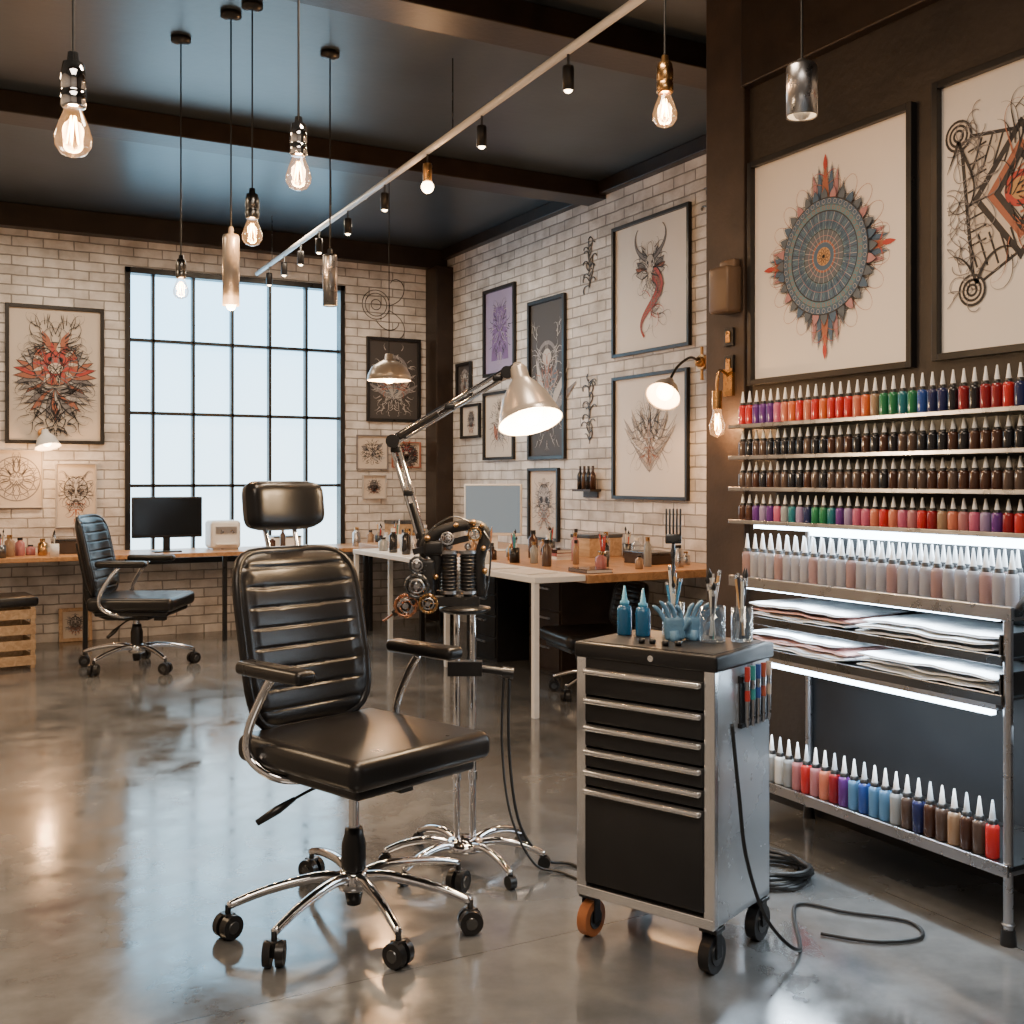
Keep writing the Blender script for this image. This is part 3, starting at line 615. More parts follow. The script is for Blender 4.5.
# nitrile gloves
M_nit=mat('blue_nitrile',(.13,.27,.42),.45,bump=.4,bs=35)
for gi,(gx,gy,ga,lean_) in enumerate(((.03,.055,rad(-20),.12),(.0,.01,rad(-45),-.1))):
    b=B();b.rbox((0,0,.035),(.062,.026,.07),.012,0,4);b.tube([(0,0,.0),(0,0,.01),(0,0,.03)],[.03,.027,.026],14,flat=.6)
    for i in range(4):
        x=-.024+.016*i;L=(.038,.05,.046,.034)[i];bd=.004*(i-1.5)+lean_*.1
        b.tube(cr([(x,0,.055),(x+bd,-.002,.07+L*.5),(x+bd*2,-.012-.006*i,.07+L)],5),[.0095]*8+[.008,.006,.003],10,flat=.7)
    b.tube(cr([(.026,0,.03),(.042,-.005,.045),(.05,-.012,.062)],5),[.0095]*8+[.008,.006,.003],10,flat=.8)
    p=cw(gx,gy);ob('nitrile_glove',b,[M_nit],loc=(p[0],p[1],ZT),rot=(0,lean_,ga),label='blue nitrile glove standing beside brush cups',cat='glove',group='gloves on cart')
for (x,y,c) in((.06,-.08,(.6,.1,.08)),(.03,-.1,(.15,.15,.16)),(-.02,-.09,(.5,.5,.5)),(-.05,-.1,(.1,.2,.3))):
    p=cw(x,y);b=B();b.lathe([(0,0),(.009,0),(.011,.013),(.009,.013),(.008,.004),(0,.004)],seg=16);b.cyl((0,0,.004),(0,0,.009),.0085,seg=16,m=1);ob('ink_cup',b,[M_plast,mat('ink_fill',c,.2)],loc=(p[0],p[1],ZT),label='tiny ink cup on cart top',cat='cup',group='ink cups on cart')
# ---------------------------------------------------------------- machine stand
sx,sy=1.703,3.468;sr=rad(-28.6)
stand=empty('machine_stand',(sx,sy,0),sr,label='chrome double-pole stand with curved legs',cat='stand')
b=B();b.lathe([(0,.06),(.075,.06),(.08,.07),(.065,.09),(.03,.1),(0,.1)],seg=28);sb=ob('stand_base',b,[M_chrome],parent=stand)
for a in (182,226,305,352,45,130):
    a=rad(a);c,s=cos(a),sin(a);b=B();P=cr([(c*.04,s*.04,.075),(c*.12,s*.12,.09),(c*.21,s*.21,.078),(c*.28,s*.28,.05)],6)
    b.tube(P,[.015-.004*i/(len(P)-1) for i in range(len(P))],10);lg=ob('stand_leg',b,[M_chrome],parent=sb)
    b=B();b.cyl((c*.28-s*.012,s*.28+c*.012,.022),(c*.28+s*.012,s*.28-c*.012,.022),.022,seg=16);b.box((c*.28,s*.28,.04),(.016,.016,.02));ob('caster',b,[M_plast],parent=lg)
for x in(-.028,.028):
    b=B();b.cyl((x,0,.08),(x,0,.89),.0115,seg=16);b.cyl((x,0,.3),(x,0,.33),.016,seg=14);ob('pole',b,[M_chrome],parent=stand)
b=B();b.lathe([(0,0),(.07,0),(.09,.008),(.09,.018),(.05,.026),(0,.026)],(0,0,.885),seg=28);ob('stand_platform',b,[M_plast],parent=stand)
b=B();b.box((0,0,.69),(.12,.05,.05));b.cyl((.04,0,.69),(.17,-.01,.675),.014,seg=12);b.cyl((.13,-.01,.678),(.17,-.01,.673),.021,seg=12);ob('cable_bracket',b,[M_plast],parent=stand)
# tattoo machine
tm=empty('tattoo_machine',(sx,sy,.912),sr,label='ornate black and copper coil tattoo machine on stand',cat='tattoo machine')
b=B()
b.box((-.03,0,.015),(.16,.07,.03));b.tube(cr([(-.12,0,.05),(-.1,0,.16),(-.14,0,.21),(-.08,0,.26),(.02,0,.28),(.07,0,.25),(.05,0,.15),(.06,0,.03)],6),.013,10,0,flat=1.6)
b.box((-.03,0,.225),(.2,.035,.022),M=Matrix.Rotation(-.25,4,'Y'));b.rbox((-.11,0,.2),(.07,.05,.05),.012);b.rbox((-.13,0,.09),(.05,.05,.14),.012);b.rbox((.04,.0,.27),(.06,.04,.024),.008)
ob('machine_frame',b,[M_matte],parent=tm,bevel=.003)
for x in(-.055,.01):
    b=B();b.cyl((x,0,.03),(x,0,.19),.016,m=0)
    for z in(.04,.18):b.cyl((x,0,z),(x,0,z+.01),.032,seg=24,m=1)
    b.cyl((x,0,.052),(x,0,.178),.027,seg=24,m=0)
    for i in range(10):b.torus((x,0,.058+i*.0125),.0272,.0032,m=0,n=20,seg=6)
    b.ball((x,0,.205),.013,1);ob('coil',b,[M_plast,M_steel],parent=tm)
def gear(x,y,z,r,m,teeth=12):
    b=B();b.torus((x,y,z),r,r*.16,(0,1,0),0,28);b.torus((x,y-.006,z),r*.62,r*.08,(0,1,0),1,24);b.cyl((x,y-.02,z),(x,y+.03,z),r*.28,seg=16,m=1)
    for i in range(5):
        a=2*pi*i/5;b.cyl((x+cos(a)*r*.25,y,z+sin(a)*r*.25),(x+cos(a)*r,y,z+sin(a)*r),r*.08,seg=6)
    for i in range(teeth):
        a=2*pi*i/teeth;b.cyl((x+cos(a)*r*1.1,y-.006,z+sin(a)*r*1.1),(x+cos(a)*r*1.1,y+.006,z+sin(a)*r*1.1),r*.12,seg=6)
    ob('gear_wheel',b,[m,M_steel],parent=tm)
gear(-.205,-.03,-.0,.036,M_copper);gear(-.165,-.045,.07,.038,M_dsteel);gear(-.125,-.05,.01,.03,M_brass);gear(-.165,-.02,.14,.028,M_dsteel,10);gear(.035,-.03,.25,.022,M_brass,10);gear(-.06,-.04,.235,.02,M_steel,8)
b=B();b.tube([(-.25,-.02,-.03),(-.2,-.02,.0),(-.12,-.02,.06)],[.012,.017,.02],10);b.cyl((-.25,-.02,-.03),(-.285,-.02,-.055),.004,seg=8,m=1)
for i in range(6):b.torus((-.22+.016*i,-.02,-.013+.012*i),.019,.003,(.8,0,.6),1,16,6)
ob('grip_tube',b,[M_plast,M_copper],parent=tm)
for (x,z,r) in((.03,.29,.010),(.06,.28,.008),(-.03,.28,.009),(-.13,.235,.010),(.065,.2,.009),(.07,.12,.010),(-.1,.1,.009)):
    b=B();b.cyl((x,-.035,z),(x,.02,z),r,seg=12);b.ball((x,-.037,z),r,seg=10);ob('thumb_screw',b,[M_brass],parent=tm)
for P in ([(.02,-.02,.29),(-.04,-.03,.31),(-.1,-.02,.28),(-.14,-.02,.24)],[(.065,-.02,.26),(.09,-.03,.21),(.085,-.02,.1),(.07,-.02,.03)]):
    b=B();b.tube(cr(P,6),.0035,6);ob('steel_spring',b,[M_dsteel],parent=tm)
# articulated lamp
lamp=empty('task_lamp',(sx,sy,.912),sr,label='chrome articulated task lamp with lit grey shade',cat='lamp')
b=B();b.cyl((-.15,.06,.03),(-.15,.06,.2),.016,seg=14);b.box((-.1,.055,.03),(.12,.03,.03));b.ball((-.15,.05,.21),.022);ob('lamp_clamp',b,[M_black],parent=lamp)
def arm(p,q,w=.012):
    p=Vector(p);q=Vector(q);b=B();d=(q-p).normalized();n=Vector((-d.z,0,d.x))*w
    for s in(-1,1):b.cyl(p+n*s,q+n*s,.0075,seg=10)
    b.cyl(p.lerp(q,.06),p.lerp(q,.4),.012,seg=10,m=1);b.cyl(p-Vector((0,.02,0)),p+Vector((0,.02,0)),.024,seg=20,m=1);b.cyl(q-Vector((0,.02,0)),q+Vector((0,.02,0)),.022,seg=20,m=1)
    for t in(.08,.5,.92):
        c=p.lerp(q,t);b.rbox(c,(.036,.018,.022),.004,1,2)
    ob('lamp_arm',b,[M_chrome,M_black],parent=lamp)
arm((-.15,.05,.21),(-.256,.04,.575));arm((-.256,.03,.575),(.147,0,.815))
b=B();b.tube(cr([(.13,0,.805),(.17,0,.835),(.19,0,.84),(.195,-.01,.81)],5),.011,10);ob('lamp_neck',b,[M_black],parent=lamp)
apex=Vector((.185,-.005,.835));ax=Vector((.2,-.34,-.9)).normalized()
b=B();b.lathe([(0,0),(.024,0),(.03,.01),(.032,.05),(.048,.07),(.08,.12),(.104,.185),(.110,.215),(.114,.215)],apex,ax,36,0);b.lathe([(.110,.2149),(.1,.185),(.075,.123),(.043,.078),(0,.072)],apex,ax,36,1)
b.cyl(apex-ax*.012,apex+ax*.001,.016,seg=16)
ob('lamp_shade',b,[M_shade,M_shin],parent=lamp)
b=B();c=apex+ax*.17;b.ball(c,.055,0,seg=20);b.cyl(apex+ax*.065,apex+ax*.13,.02,seg=14);ob('light_bulb',b,[M_glow],parent=lamp)
# cables
def cable(P,r,label,n=10):
    b=B();b.tube(cr(P,n),r,8);return ob('cable',b,[M_cable],label=label,cat='cable')
def sw(x,y,z): return (sx+x*cos(sr)-y*sin(sr),sy+x*sin(sr)+y*cos(sr),z)
cable([sw(.155,-.01,.66),sw(.155,-.02,.4),sw(.19,-.04,.16),sw(.28,-.03,.03),sw(.38,-.02,.006),cw(-.28,.2,.006)],.0055,'black cable running from stand to floor beside cart')
cable([sw(.135,-.01,.66),sw(.13,-.03,.42),sw(.16,-.08,.2),sw(.24,-.1,.04),sw(.34,-.10,.006),cw(-.28,.15,.006)],.0045,'second black cable hanging from machine stand')
coil=[]
for i in range(130):
    a=2*pi*i/22;r=.125+.014*sin(i*.9);coil.append((2.56+r*cos(a),2.86+r*sin(a)*1.0,.008+.009*(i//22)+.004*sin(i*.5)))
b=B();b.tube(coil,.0075,8);ob('cable',b,[M_cable],label='coiled black rubber cable on concrete floor',cat='cable')
cable([cw(.24,-.1,.68),cw(.26,-.1,.5),cw(.265,-.06,.3),cw(.3,.0,.12),cw(.34,.12,.012),(2.45,2.62,.008),(2.55,2.5,.008),(2.66,2.36,.008),(2.6,2.26,.008),(2.46,2.3,.008),(2.36,2.42,.008)],.0055,'black power cable trailing from cart across floor')
# ---------------------------------------------------------------- ink rack
rack=empty('display_rack',(2.98,2.6,0),0,label='dark steel display rack with lit shelves of ink bottles',cat='shelf')
def rk(name,boxes,mats,bevel=.002,label=None):
    b=B()
    for q in boxes:
        m=q[6] if len(q)>6 else 0;b.bb(q[0]-2.98,q[1]-2.98,q[2]-2.6,q[3]-2.6,q[4],q[5],m)
    return ob(name,b,mats,parent=rack,bevel=bevel,label=label)
XF=2.78;YA=2.10;YE=3.31
for x,y in((XF+.015,YA+.015),(XF+.015,YE-.015),(3.15,YA+.015),(3.15,YE-.015)):
    b=B();b.cyl((x-2.98,y-2.6,.04),(x-2.98,y-2.6,.965 if x<3 else 1.65),.014,seg=14);b.cyl((x-2.98,y-2.6,0),(x-2.98,y-2.6,.045),.024,.02,seg=14,m=1);b.torus((x-2.98,y-2.6,.06),.016,.004,m=0,n=14,seg=6)
    ob('rack_post',b,[M_steel,M_plast],parent=rack)
rk('counter_shelf',[(XF-.01,3.18,YA-.02,YE,.955,.98,0),(XF-.02,XF,YA-.02,YE+.01,.945,.985,1)],[M_dsteel,M_steel])
UZ=[1.195,1.32,1.44,1.56];YU=1.62
for z in UZ:
    rk('upper_shelf',[(XF,3.0,YU,YE+.02,z-.01,z,0),(XF-.006,XF,YU,YE+.03,z-.012,z+.003,1)],[M_dsteel,M_steel])
rk('back_panel',[(3.165,3.18,YU,YE,1.0,1.66,0),(3.165,3.18,YA,YE,.2,.95,0),(3.0,3.17,YE,YE+.012,1.17,1.6,0),(3.0,3.17,YU-.012,YU,1.17,1.6,0),(2.99,3.165,YU,YE,1.17,1.6,0)],[M_matte])
for z in(.715,.83):
    rk('tray_shelf',[(XF,3.15,YA+.02,YE-.02,z-.01,z,0),(XF-.008,XF,YA+.02,YE-.02,z-.02,z+.01,1),(XF,3.15,YA+.03,YA+.036,z,z+.07,0)],[M_dsteel,M_dsteel])
rk('bottom_shelf',[(XF,3.15,YA+.0,YE-.02,.215,.23,0),(XF-.01,XF,YA,YE-.02,.2,.236,1)],[M_dsteel,M_steel])
rk('side_rail',[(XF,3.15,YA+.005,YA+.025,.94,.955,0),(XF,3.15,YA+.005,YA+.025,.2,.215,0)],[M_steel])
b=B();b.tube([(XF+.03-2.98,YA-2.6,.965),(XF-.0-2.98,YA-.09-2.6,1.06),(XF-.0-2.98,YA-.12-2.6,1.17)],.012,8);ob('support_bracket',b,[M_steel],parent=rack)
rk('led_or_fill_strip',[(XF-.002,XF+.02,YA+.06,YE-.08,.66,.678,0)],[M_led],0,'added cool white light strip brightening towels')
rk('led_or_fill_strip',[(XF+.01,XF+.03,YU+.02,YE-.1,1.168,1.18,0)],[M_led],0,'added cool white light strip brightening towels')
rk('led_or_fill_strip',[(3.12,3.14,YU+.02,YE-.05,1.13,1.15,0)],[M_led],0,'added cool white light strip brightening towels')
rk('led_or_fill_strip',[(XF+.0,XF+.015,YA+.04,YE-.05,.938,.944,0)],[M_led],0,'added cool white light strip brightening towels')  # strip added under the counter to brighten the shaded towels
rk('led_or_fill_strip',[(XF+.0,XF+.015,YA+.04,YE-.05,.81,.816,0)],[M_led],0,'added cool white light strip brightening towels')  # strip added under the upper tray for the towels below
rk('led_strip_housing',[(XF-.006,XF+.04,YA+.04,YE-.05,.678,.70,0)],[M_steel])
# bottles
_bm={}
def bottle_mesh(key,r,h,cols,tip):
    k=(key,r,h)
    if k not in _bm:
        b=B();b.lathe([(0,0),(r*.92,0),(r,.004),(r,h*.5),(r*.9,h*.57),(r*.5,h*.6),(0,h*.6)],seg=14)
        c=B();c.lathe([(r*.7,h*.56),(r*.7,h*.66),(r*.5,h*.67)],seg=12,m=1);c.lathe([(r*.5,h*.665),(r*.42,h*.74),(r*.14,h),(0,h)],seg=12,m=0)
        _bm[k]=(b.mesh('ink_bottle',[cols]),c.mesh('bottle_cap',[tip,M_plast]))
    return _bm[k]
def put_bottle(key,r,h,m,tip,x,y,z,label,group):
    a,c=bottle_mesh(key,r,h,m,tip)
    o=ob('ink_bottle',a,[],loc=(x,y,z),rot=(0,0,0),label=label,cat='bottle',group=group);ob('cap',c,[],parent=o)
M_tip=mat('white_nozzle',(.85,.85,.85),.35);M_tipd=mat('translucent_nozzle',(.5,.55,.6),.3)
def im(n,c,r=.18): return mat('ink_'+n,c,r,coat=.4)
I={n:im(n,c) for n,c in dict(red=(.45,.02,.02),purple=(.1,.025,.18),pink=(.45,.1,.18),orange=(.55,.11,.03),salmon=(.5,.15,.09),brown=(.05,.02,.012),black=(.012,.012,.015),green=(.015,.15,.06),teal=(.015,.13,.16),
 blue=(.02,.06,.26),navy=(.015,.02,.08),crimson=(.22,.01,.015),lilac=(.26,.19,.33),grey=(.25,.27,.28),white=(.6,.62,.62),tan=(.28,.18,.11),lightblue=(.08,.2,.36),umber=(.07,.045,.035),rose=(.36,.14,.15)).items()}
top=['red','red','purple','purple','purple','pink','salmon','orange','red','salmon','red','orange','red','red','red','salmon','orange','tan','green','green','teal','green','blue','navy','navy','black','crimson','black','crimson','crimson','red','navy','blue','green','teal','orange','red']
fourth=['brown','brown','purple','lilac','purple','pink','grey','teal','lilac','navy','green','green','teal','purple','lilac','pink','pink','salmon','red','salmon','pink','rose','red','crimson','tan','salmon','rose','pink','lilac','purple','crimson','red','navy','blue','green','teal','orange']
R=random.Random(11)
for row,z in enumerate(UZ[::-1]):
    h=.13 if row==0 else .1
    n=0;y=YE-.015
    while y>YU+.02:
        if row==0:k=top[n%len(top)]
        elif row==3:k=fourth[n%len(fourth)]
        elif row==1:k=R.choice(['brown','black','brown','umber','black'])
        else:k=R.choice(['umber','brown','black','brown','umber'])
        put_bottle(k,.0165,h,I[k],M_tip,XF+.03,y,z,k+' ink bottle with pointed white cap on shelf',['top','second','third','fourth'][row]+' shelf of ink bottles')
        y-=.039;n+=1
M_clear=mat('clear_plastic',(.5,.49,.52),.12,trans=.5);M_clear2=mat('pink_clear_plastic',(.5,.32,.3),.12,trans=.5)
y=YE-.04
n=0
while y>YA:
    for xx in (0,.06):
        cm=M_clear if (n%4) else M_clear2
        put_bottle('clear%d'%(n%4>0),.0195,.165,cm,M_tip,XF+.03+xx,y-xx*.3,.98,'clear plastic squeeze bottle with white nozzle','clear bottles on counter')
    y-=.0445;n+=1
low=['white','white','grey','white','grey','rose','red','rose','salmon','crimson','purple','lightblue','blue','lightblue','lightblue','grey','umber','navy','brown','umber','tan','brown','umber','red','red']
y=YE-.08
for i in range(25):
    k=low[i];yy=y-i*.0455
    if yy<YA+.06:break
    put_bottle(k,.0205,.17,I[k],M_tip if i%3 else M_tipd,XF+.035,yy,.23,k+' ink squeeze bottle with pointed nozzle','bottles on bottom shelf')
# towels
M_sheet=mat('white_towel',(.88,.92,.95),.7,var=.05,bump=.3,bs=90);M_pinks=mat('pink_towel',(.72,.42,.38),.7,bump=.3,bs=90)
def folded(b,x0,x1,y0,y1,z,h,m,R):
    # a folded towel: soft slab with slightly wavy top and rounded fold toward the aisle
    nx,ny=10,22;vs=[];fs=[];ph=R.uniform(0,6)
    def hz(i,j):
        u=i/nx;v=j/ny;e=min(1,4*min(u+.03,1-u+.03))**.5*min(1,8*min(v+.02,1-v+.02))**.5
        return e,(.0035*sin(v*9+ph)+.002*sin(v*23+u*5+ph))
    for s in(0,1):
        for j in range(ny+1):
            for i in range(nx+1):
                e,wv=hz(i,j);x=x0+(x1-x0)*i/nx+.004*sin(j*.9+ph)*(i==0);y=y0+(y1-y0)*j/ny
                vs.append((x,y,z+h/2+(h/2*e if s else -h/2*e)+wv*.8))
    o=(nx+1)*(ny+1)
    for j in range(ny):
        for i in range(nx):
            a=j*(nx+1)+i;fs.append((a,a+nx+1,a+nx+2,a+1));fs.append((o+a,o+a+1,o+a+nx+2,o+a+nx+1))
    for i in range(nx):
        for a in(i,ny*(nx+1)+i):fs.append((a,a+1,o+a+1,o+a))
    for j in range(ny):
        for a in(j*(nx+1),j*(nx+1)+nx):fs.append((a,a+nx+1,o+a+nx+1,o+a))
    b.add(vs,fs,m,True)
for z in(.715,.83):
    for (y0,y1,pk) in((2.16,2.70,0),(2.75,3.24,1)):
        b=B();Rr=random.Random(int(z*100)+pk);zz=z+.004
        for i in range(3):
            dx,dy=Rr.uniform(-.01,.01),Rr.uniform(-.015,.015);hh=Rr.uniform(.02,.025)
            folded(b,2.80+dx,3.11+dx,y0+dy,y1+dy,zz,hh,1 if (pk and i==1) else 0,Rr);zz+=hh*.9
        ob('towel_stack',b,[M_sheet,M_pinks],label='stack of folded '+('pink and white' if pk else 'white')+' towels on rack shelf',cat='towels',group='towel stacks on rack')
# ---------------------------------------------------------------- desks
def desk(name,x0,x1,y0,y1,z,top,legm,legs,label,th=.035):
    cxx,cyy=(x0+x1)/2,(y0+y1)/2;e=empty(name,(cxx,cyy,0),0,label=label,cat='desk')
    b=B();b.bb(x0-cxx,x1-cxx,y0-cyy,y1-cyy,z-th,z);ob('desk_top',b,[top],parent=e,bevel=.004)
    for lx,ly in legs:
        b=B();b.box((lx-cxx,ly-cyy,(z-th)/2),(.035,.035,z-th));ob('leg',b,[legm],parent=e,bevel=.003)
    return e
desk('wall_desk',-1.2,4.36,9.2,YB-.005,.75,M_wood,M_black,[(-1.1,9.25),(.55,9.25),(2.3,9.25),(3.6,9.25),(1.2,9.25),(4.3,9.25)],'long oak wall desk with black legs under window')
desk('work_table',3.08,3.42,5.38,8.3,.8,M_white,M_white,[(3.1,5.41),(3.39,7.2),(3.1,8.27),(3.39,8.27)],'long white work table with slim white legs')
desk('wooden_bench',3.43,4.58,5.38,9.1,.8,M_wood,M_black,[(3.46,7.8),(4.5,5.45),(3.46,9.0),(4.5,7.8)],'oak topped workbench along brick wall',.05)
def drawers(x,y,w,d,h,n,m,label,rz=0,front=None):
    e=empty('drawer_cabinet',(x,y,0),rz,label=label,cat='cabinet');b=B();b.box((0,0,h/2),(w,d,h));ob('cabinet_body',b,[m],parent=e,bevel=.004)
    for i in range(n):
        hh=(h-.04)/n;b=B();b.box((0,-d/2-.006,.02+hh*(i+.5)),(w-.03,.014,hh-.012));q=ob('drawer',b,[front or m],parent=e,bevel=.003)
        b=B();b.box((0,-d/2-.02,.02+hh*(i+.72)),(w*.4,.014,.012));ob('drawer_handle',b,[M_steel],parent=q)
drawers(4.05,7.45,.5,.5,.68,4,M_matte,'dark drawer cabinet beneath wooden bench',-pi/2)
drawers(4.2,6.75,.45,.5,.66,3,M_brown,'low brown drawer cabinet beneath wooden bench',-pi/2)
drawers(3.0,9.55,.5,.45,.66,3,M_matte,'dark drawer cabinet beneath wall desk',0)
# crate stool
b=B()
for z in(.06,.17,.28,.39):
    for s in(-1,1):b.box((0,s*.2,z),(.42,.015,.07));b.box((s*.2,0,z),(.015,.4,.07))
for x in(-1,1):
    for y in(-1,1):b.box((x*.19,y*.19,.22),(.03,.03,.44))
cr8=empty('crate_stool',(.55,8.75,0),.1,label='slatted pale wood crate stool with black cushion',cat='stool')
ob('crate',b,[M_wood2],parent=cr8,bevel=.003)
b=B();b.rbox((0,0,.48),(.46,.44,.07),.025);ob('cushion',b,[M_leather],parent=cr8)
# leaning small frame at wall base
b=B();w=.26
for s in(-1,1):b.box((s*(w/2-.015),0,.14),(.03,.025,.28));b.box((0,0,.14+s*.125),(w-.06,.025,.03))
fo=ob('picture_frame',b,[M_wood2],loc=(1.2,YB-.06,0),rot=(-.15,0,0),bevel=.003,label='small wooden frame leaning against wall under desk',cat='picture')
ob('print',art('skull',w-.06,.22,31),KM,parent=fo,loc=(0,.0,.14))
# ---------------------------------------------------------------- monitors
def monitor(x,y,z,rz,w,h,back,label,front=M_screen):
    e=empty('computer_monitor',(x,y,z),rz,label=label,cat='monitor')
    b=B();b.rbox((0,0,.12+h/2),(w,.03,h),.008,0,3);s=ob('monitor_housing',b,[back],parent=e)
    b=B();b.box((0,-.016,.125+h/2),(w-.025,.003,h-.035));ob('screen',b,[front],parent=e)
    b=B();b.rbox((0,.03,.1),(.06,.012,.2),.004);b.rbox((0,.02,.006),(.22,.16,.012),.005);ob('monitor_stand',b,[back],parent=e)
monitor(1.865,9.42,.75,0,.57,.34,M_black,'black flat monitor on oak wall desk')
M_gs=mat('grey_screen',(.08,.1,.12),.2,em=(.4,.5,.56),es=.45)
monitor(3.95,7.55,.8,rad(-42),.46,.4,M_white,'silver framed computer monitor on wooden bench',M_gs)
b=B();b.rbox((0,0,.13),(.26,.24,.24),.03,0,4);b.box((0,-.122,.17),(.18,.01,.06),1);b.box((0,-.13,.05),(.18,.05,.01),0);b.box((0,0,.006),(.22,.2,.012),1);ob('printer',b,[M_white,M_steel],loc=(2.37,9.6,.75),label='small white rounded printer on wall desk',cat='printer')
# ---------------------------------------------------------------- clutter
R=random.Random(21)
cc=[I['brown'],I['black'],I['white'],I['umber'],I['grey'],I['grey'],I['tan'],I['white'],M_brass,M_steel,M_glass,I['rose']]
def jar(x,y,z):
    r=R.uniform(.02,.038);h=R.uniform(.08,.2);b=B();m=R.choice(cc)
    b.lathe([(0,0),(r*.95,0),(r,.005),(r,h*.7),(r*.5,h*.8),(r*.5,h*.88)],seg=14);b.cyl((0,0,h*.86),(0,0,h),r*.55,seg=14,m=1)
    ob('jar',b,[m,R.choice([M_plast,M_white,M_brass])],loc=(x,y,z),label='small studio supply jar with lid on desk',cat='jar',group='jars on desks')
def cupb(x,y,z,n=5):
    r=.035;b=B();b.lathe([(0,0),(r,0),(r,.1),(r-.003,.1),(r-.003,.004),(0,.004)],seg=18);ob('pencil_cup',b,[R.choice([M_white,M_plast,M_dsteel])],loc=(x,y,z),label='cup of brushes and pencils on desk',cat='cup',group='pencil cups on desks')
    for i in range(n):
        az=R.uniform(0,2*pi);tool(x,y,z+.006,R.uniform(.17,.22),R.uniform(.04,.16),az,R.choice(HM),R.choice(['brush','pencil']),'slim artist tool in desk cup','tools in desk cups')
def boxx(x,y,z,w,d,h,m,nm='storage_box',lb='small storage box on desk',rz=0):
    b=B();b.box((0,0,h*.42),(w,d,h*.84));b.box((0,0,h*.92),(w+.008,d+.008,h*.16),1);ob(nm,b,[m,M_dsteel],loc=(x,y,z),rot=(0,0,rz),bevel=.004,label=lb,cat='box',group='boxes on desks')
def book(x,y,z,w,d,h,m,rz=0):
    b=B();b.box((0,0,h/2),(w-.008,d-.008,h-.006),1);b.box((0,0,.0015),(w,d,.003));b.box((0,0,h-.0015),(w,d,.003));b.box((-w/2+.0015,0,h/2),(.003,d,h));ob('book',b,[m,M_paper],loc=(x,y,z),rot=(0,0,rz),label='closed book lying on desk',cat='book',group='books on desks')
for x in [.35,.43,.51,.59,.67,.75,.83,.91]:jar(x,9.5+R.uniform(-.05,.12),.75)
for x in (2.75,2.86,3.55,3.65,3.74,3.84,3.93,4.03,4.12,4.22):jar(x,9.42+R.uniform(-.05,.05),.75)
for x in (.6,.98,3.7,4.1):cupb(x,9.3,.75)
boxx(4.1,9.68,.75,.3,.2,.22,M_wood2);boxx(1.1,9.65,.75,.2,.2,.12,M_brown);boxx(2.95,9.7,.75,.25,.2,.1,M_white)
for (x,y) in((3.7,5.65),(3.95,5.6),(4.1,5.72),(4.25,5.6),(4.4,5.72),(3.6,6.3),(3.55,6.05),(3.7,6.3),(3.8,6.1),(4.35,6.2),(4.2,6.35),(3.6,6.6),(3.52,6.75),(3.75,6.9),(3.55,7.1),(3.68,7.2),(4.3,6.9),(4.4,7.1),(3.5,8.1),(3.65,8.2),(3.55,7.6),(4.3,7.3),(3.85,6.75),(4.05,6.95),(4.1,6.2),(3.95,6.35)):jar(x,y,.8)
for (x,y) in((3.52,6.42),(4.45,6.45),(3.62,6.98),(4.2,7.1),(3.5,8.4),(3.85,5.85)):cupb(x,y,.8,6)
boxx(4.35,6.7,.8,.3,.22,.16,M_wood2,rz=.1);boxx(4.28,5.95,.8,.22,.28,.08,M_brown)
for i,(x,y) in enumerate(((3.62,5.72),(3.98,6.6),(3.7,8.7))):
    for j in range(3 if i else 1):book(x if i else 3.56,y if i else 5.55,.8+j*.023,.18,.22,.023,[I['brown'],M_sheet,I['rose']][(i+j)%3],R.uniform(-.1,.1))
for (x,y,rz) in((3.22,5.7,.1),(3.22,6.15,-.1),(3.24,6.7,.05),(3.22,7.2,.1)):
    b=B()
    for i in range(3):b.box((R.uniform(-.01,.01),R.uniform(-.01,.01),.001+i*.002),(.21,.3,.0018))
    ob('paper_sheet',b,[M_paper],loc=(x,y,.8),rot=(0,0,rz),label='loose stack of white paper on work table',cat='paper',group='papers on work table')
for (x,y) in((3.3,7.6),(3.2,7.75),(3.33,7.85),(3.22,8.0),(3.3,6.42),(3.2,7.5)):jar(x,y,.8)
# small wall shelf with dark bottles on brick
b=B();b.box((0,-.05,0),(.26,.1,.016));b.box((0,-.01,-.03),(.2,.012,.05));ob('wall_shelf',b,[M_brown],loc=(X1,7.15,1.27),rot=(0,0,-pi/2),label='tiny dark wall shelf holding bottles',cat='shelf')
for i in range(4):
    yy=7.06+i*.06;b=B();b.lathe([(0,0),(.024,0),(.024,.11),(.01,.14),(.01,.18),(0,.18)],seg=14);ob('bottle',b,[[I['brown'],I['black'],I['umber'],I['black']][i]],loc=(X1-.05,yy,1.278),label='dark glass bottle on small wall shelf',cat='bottle',group='bottles on wall shelf')
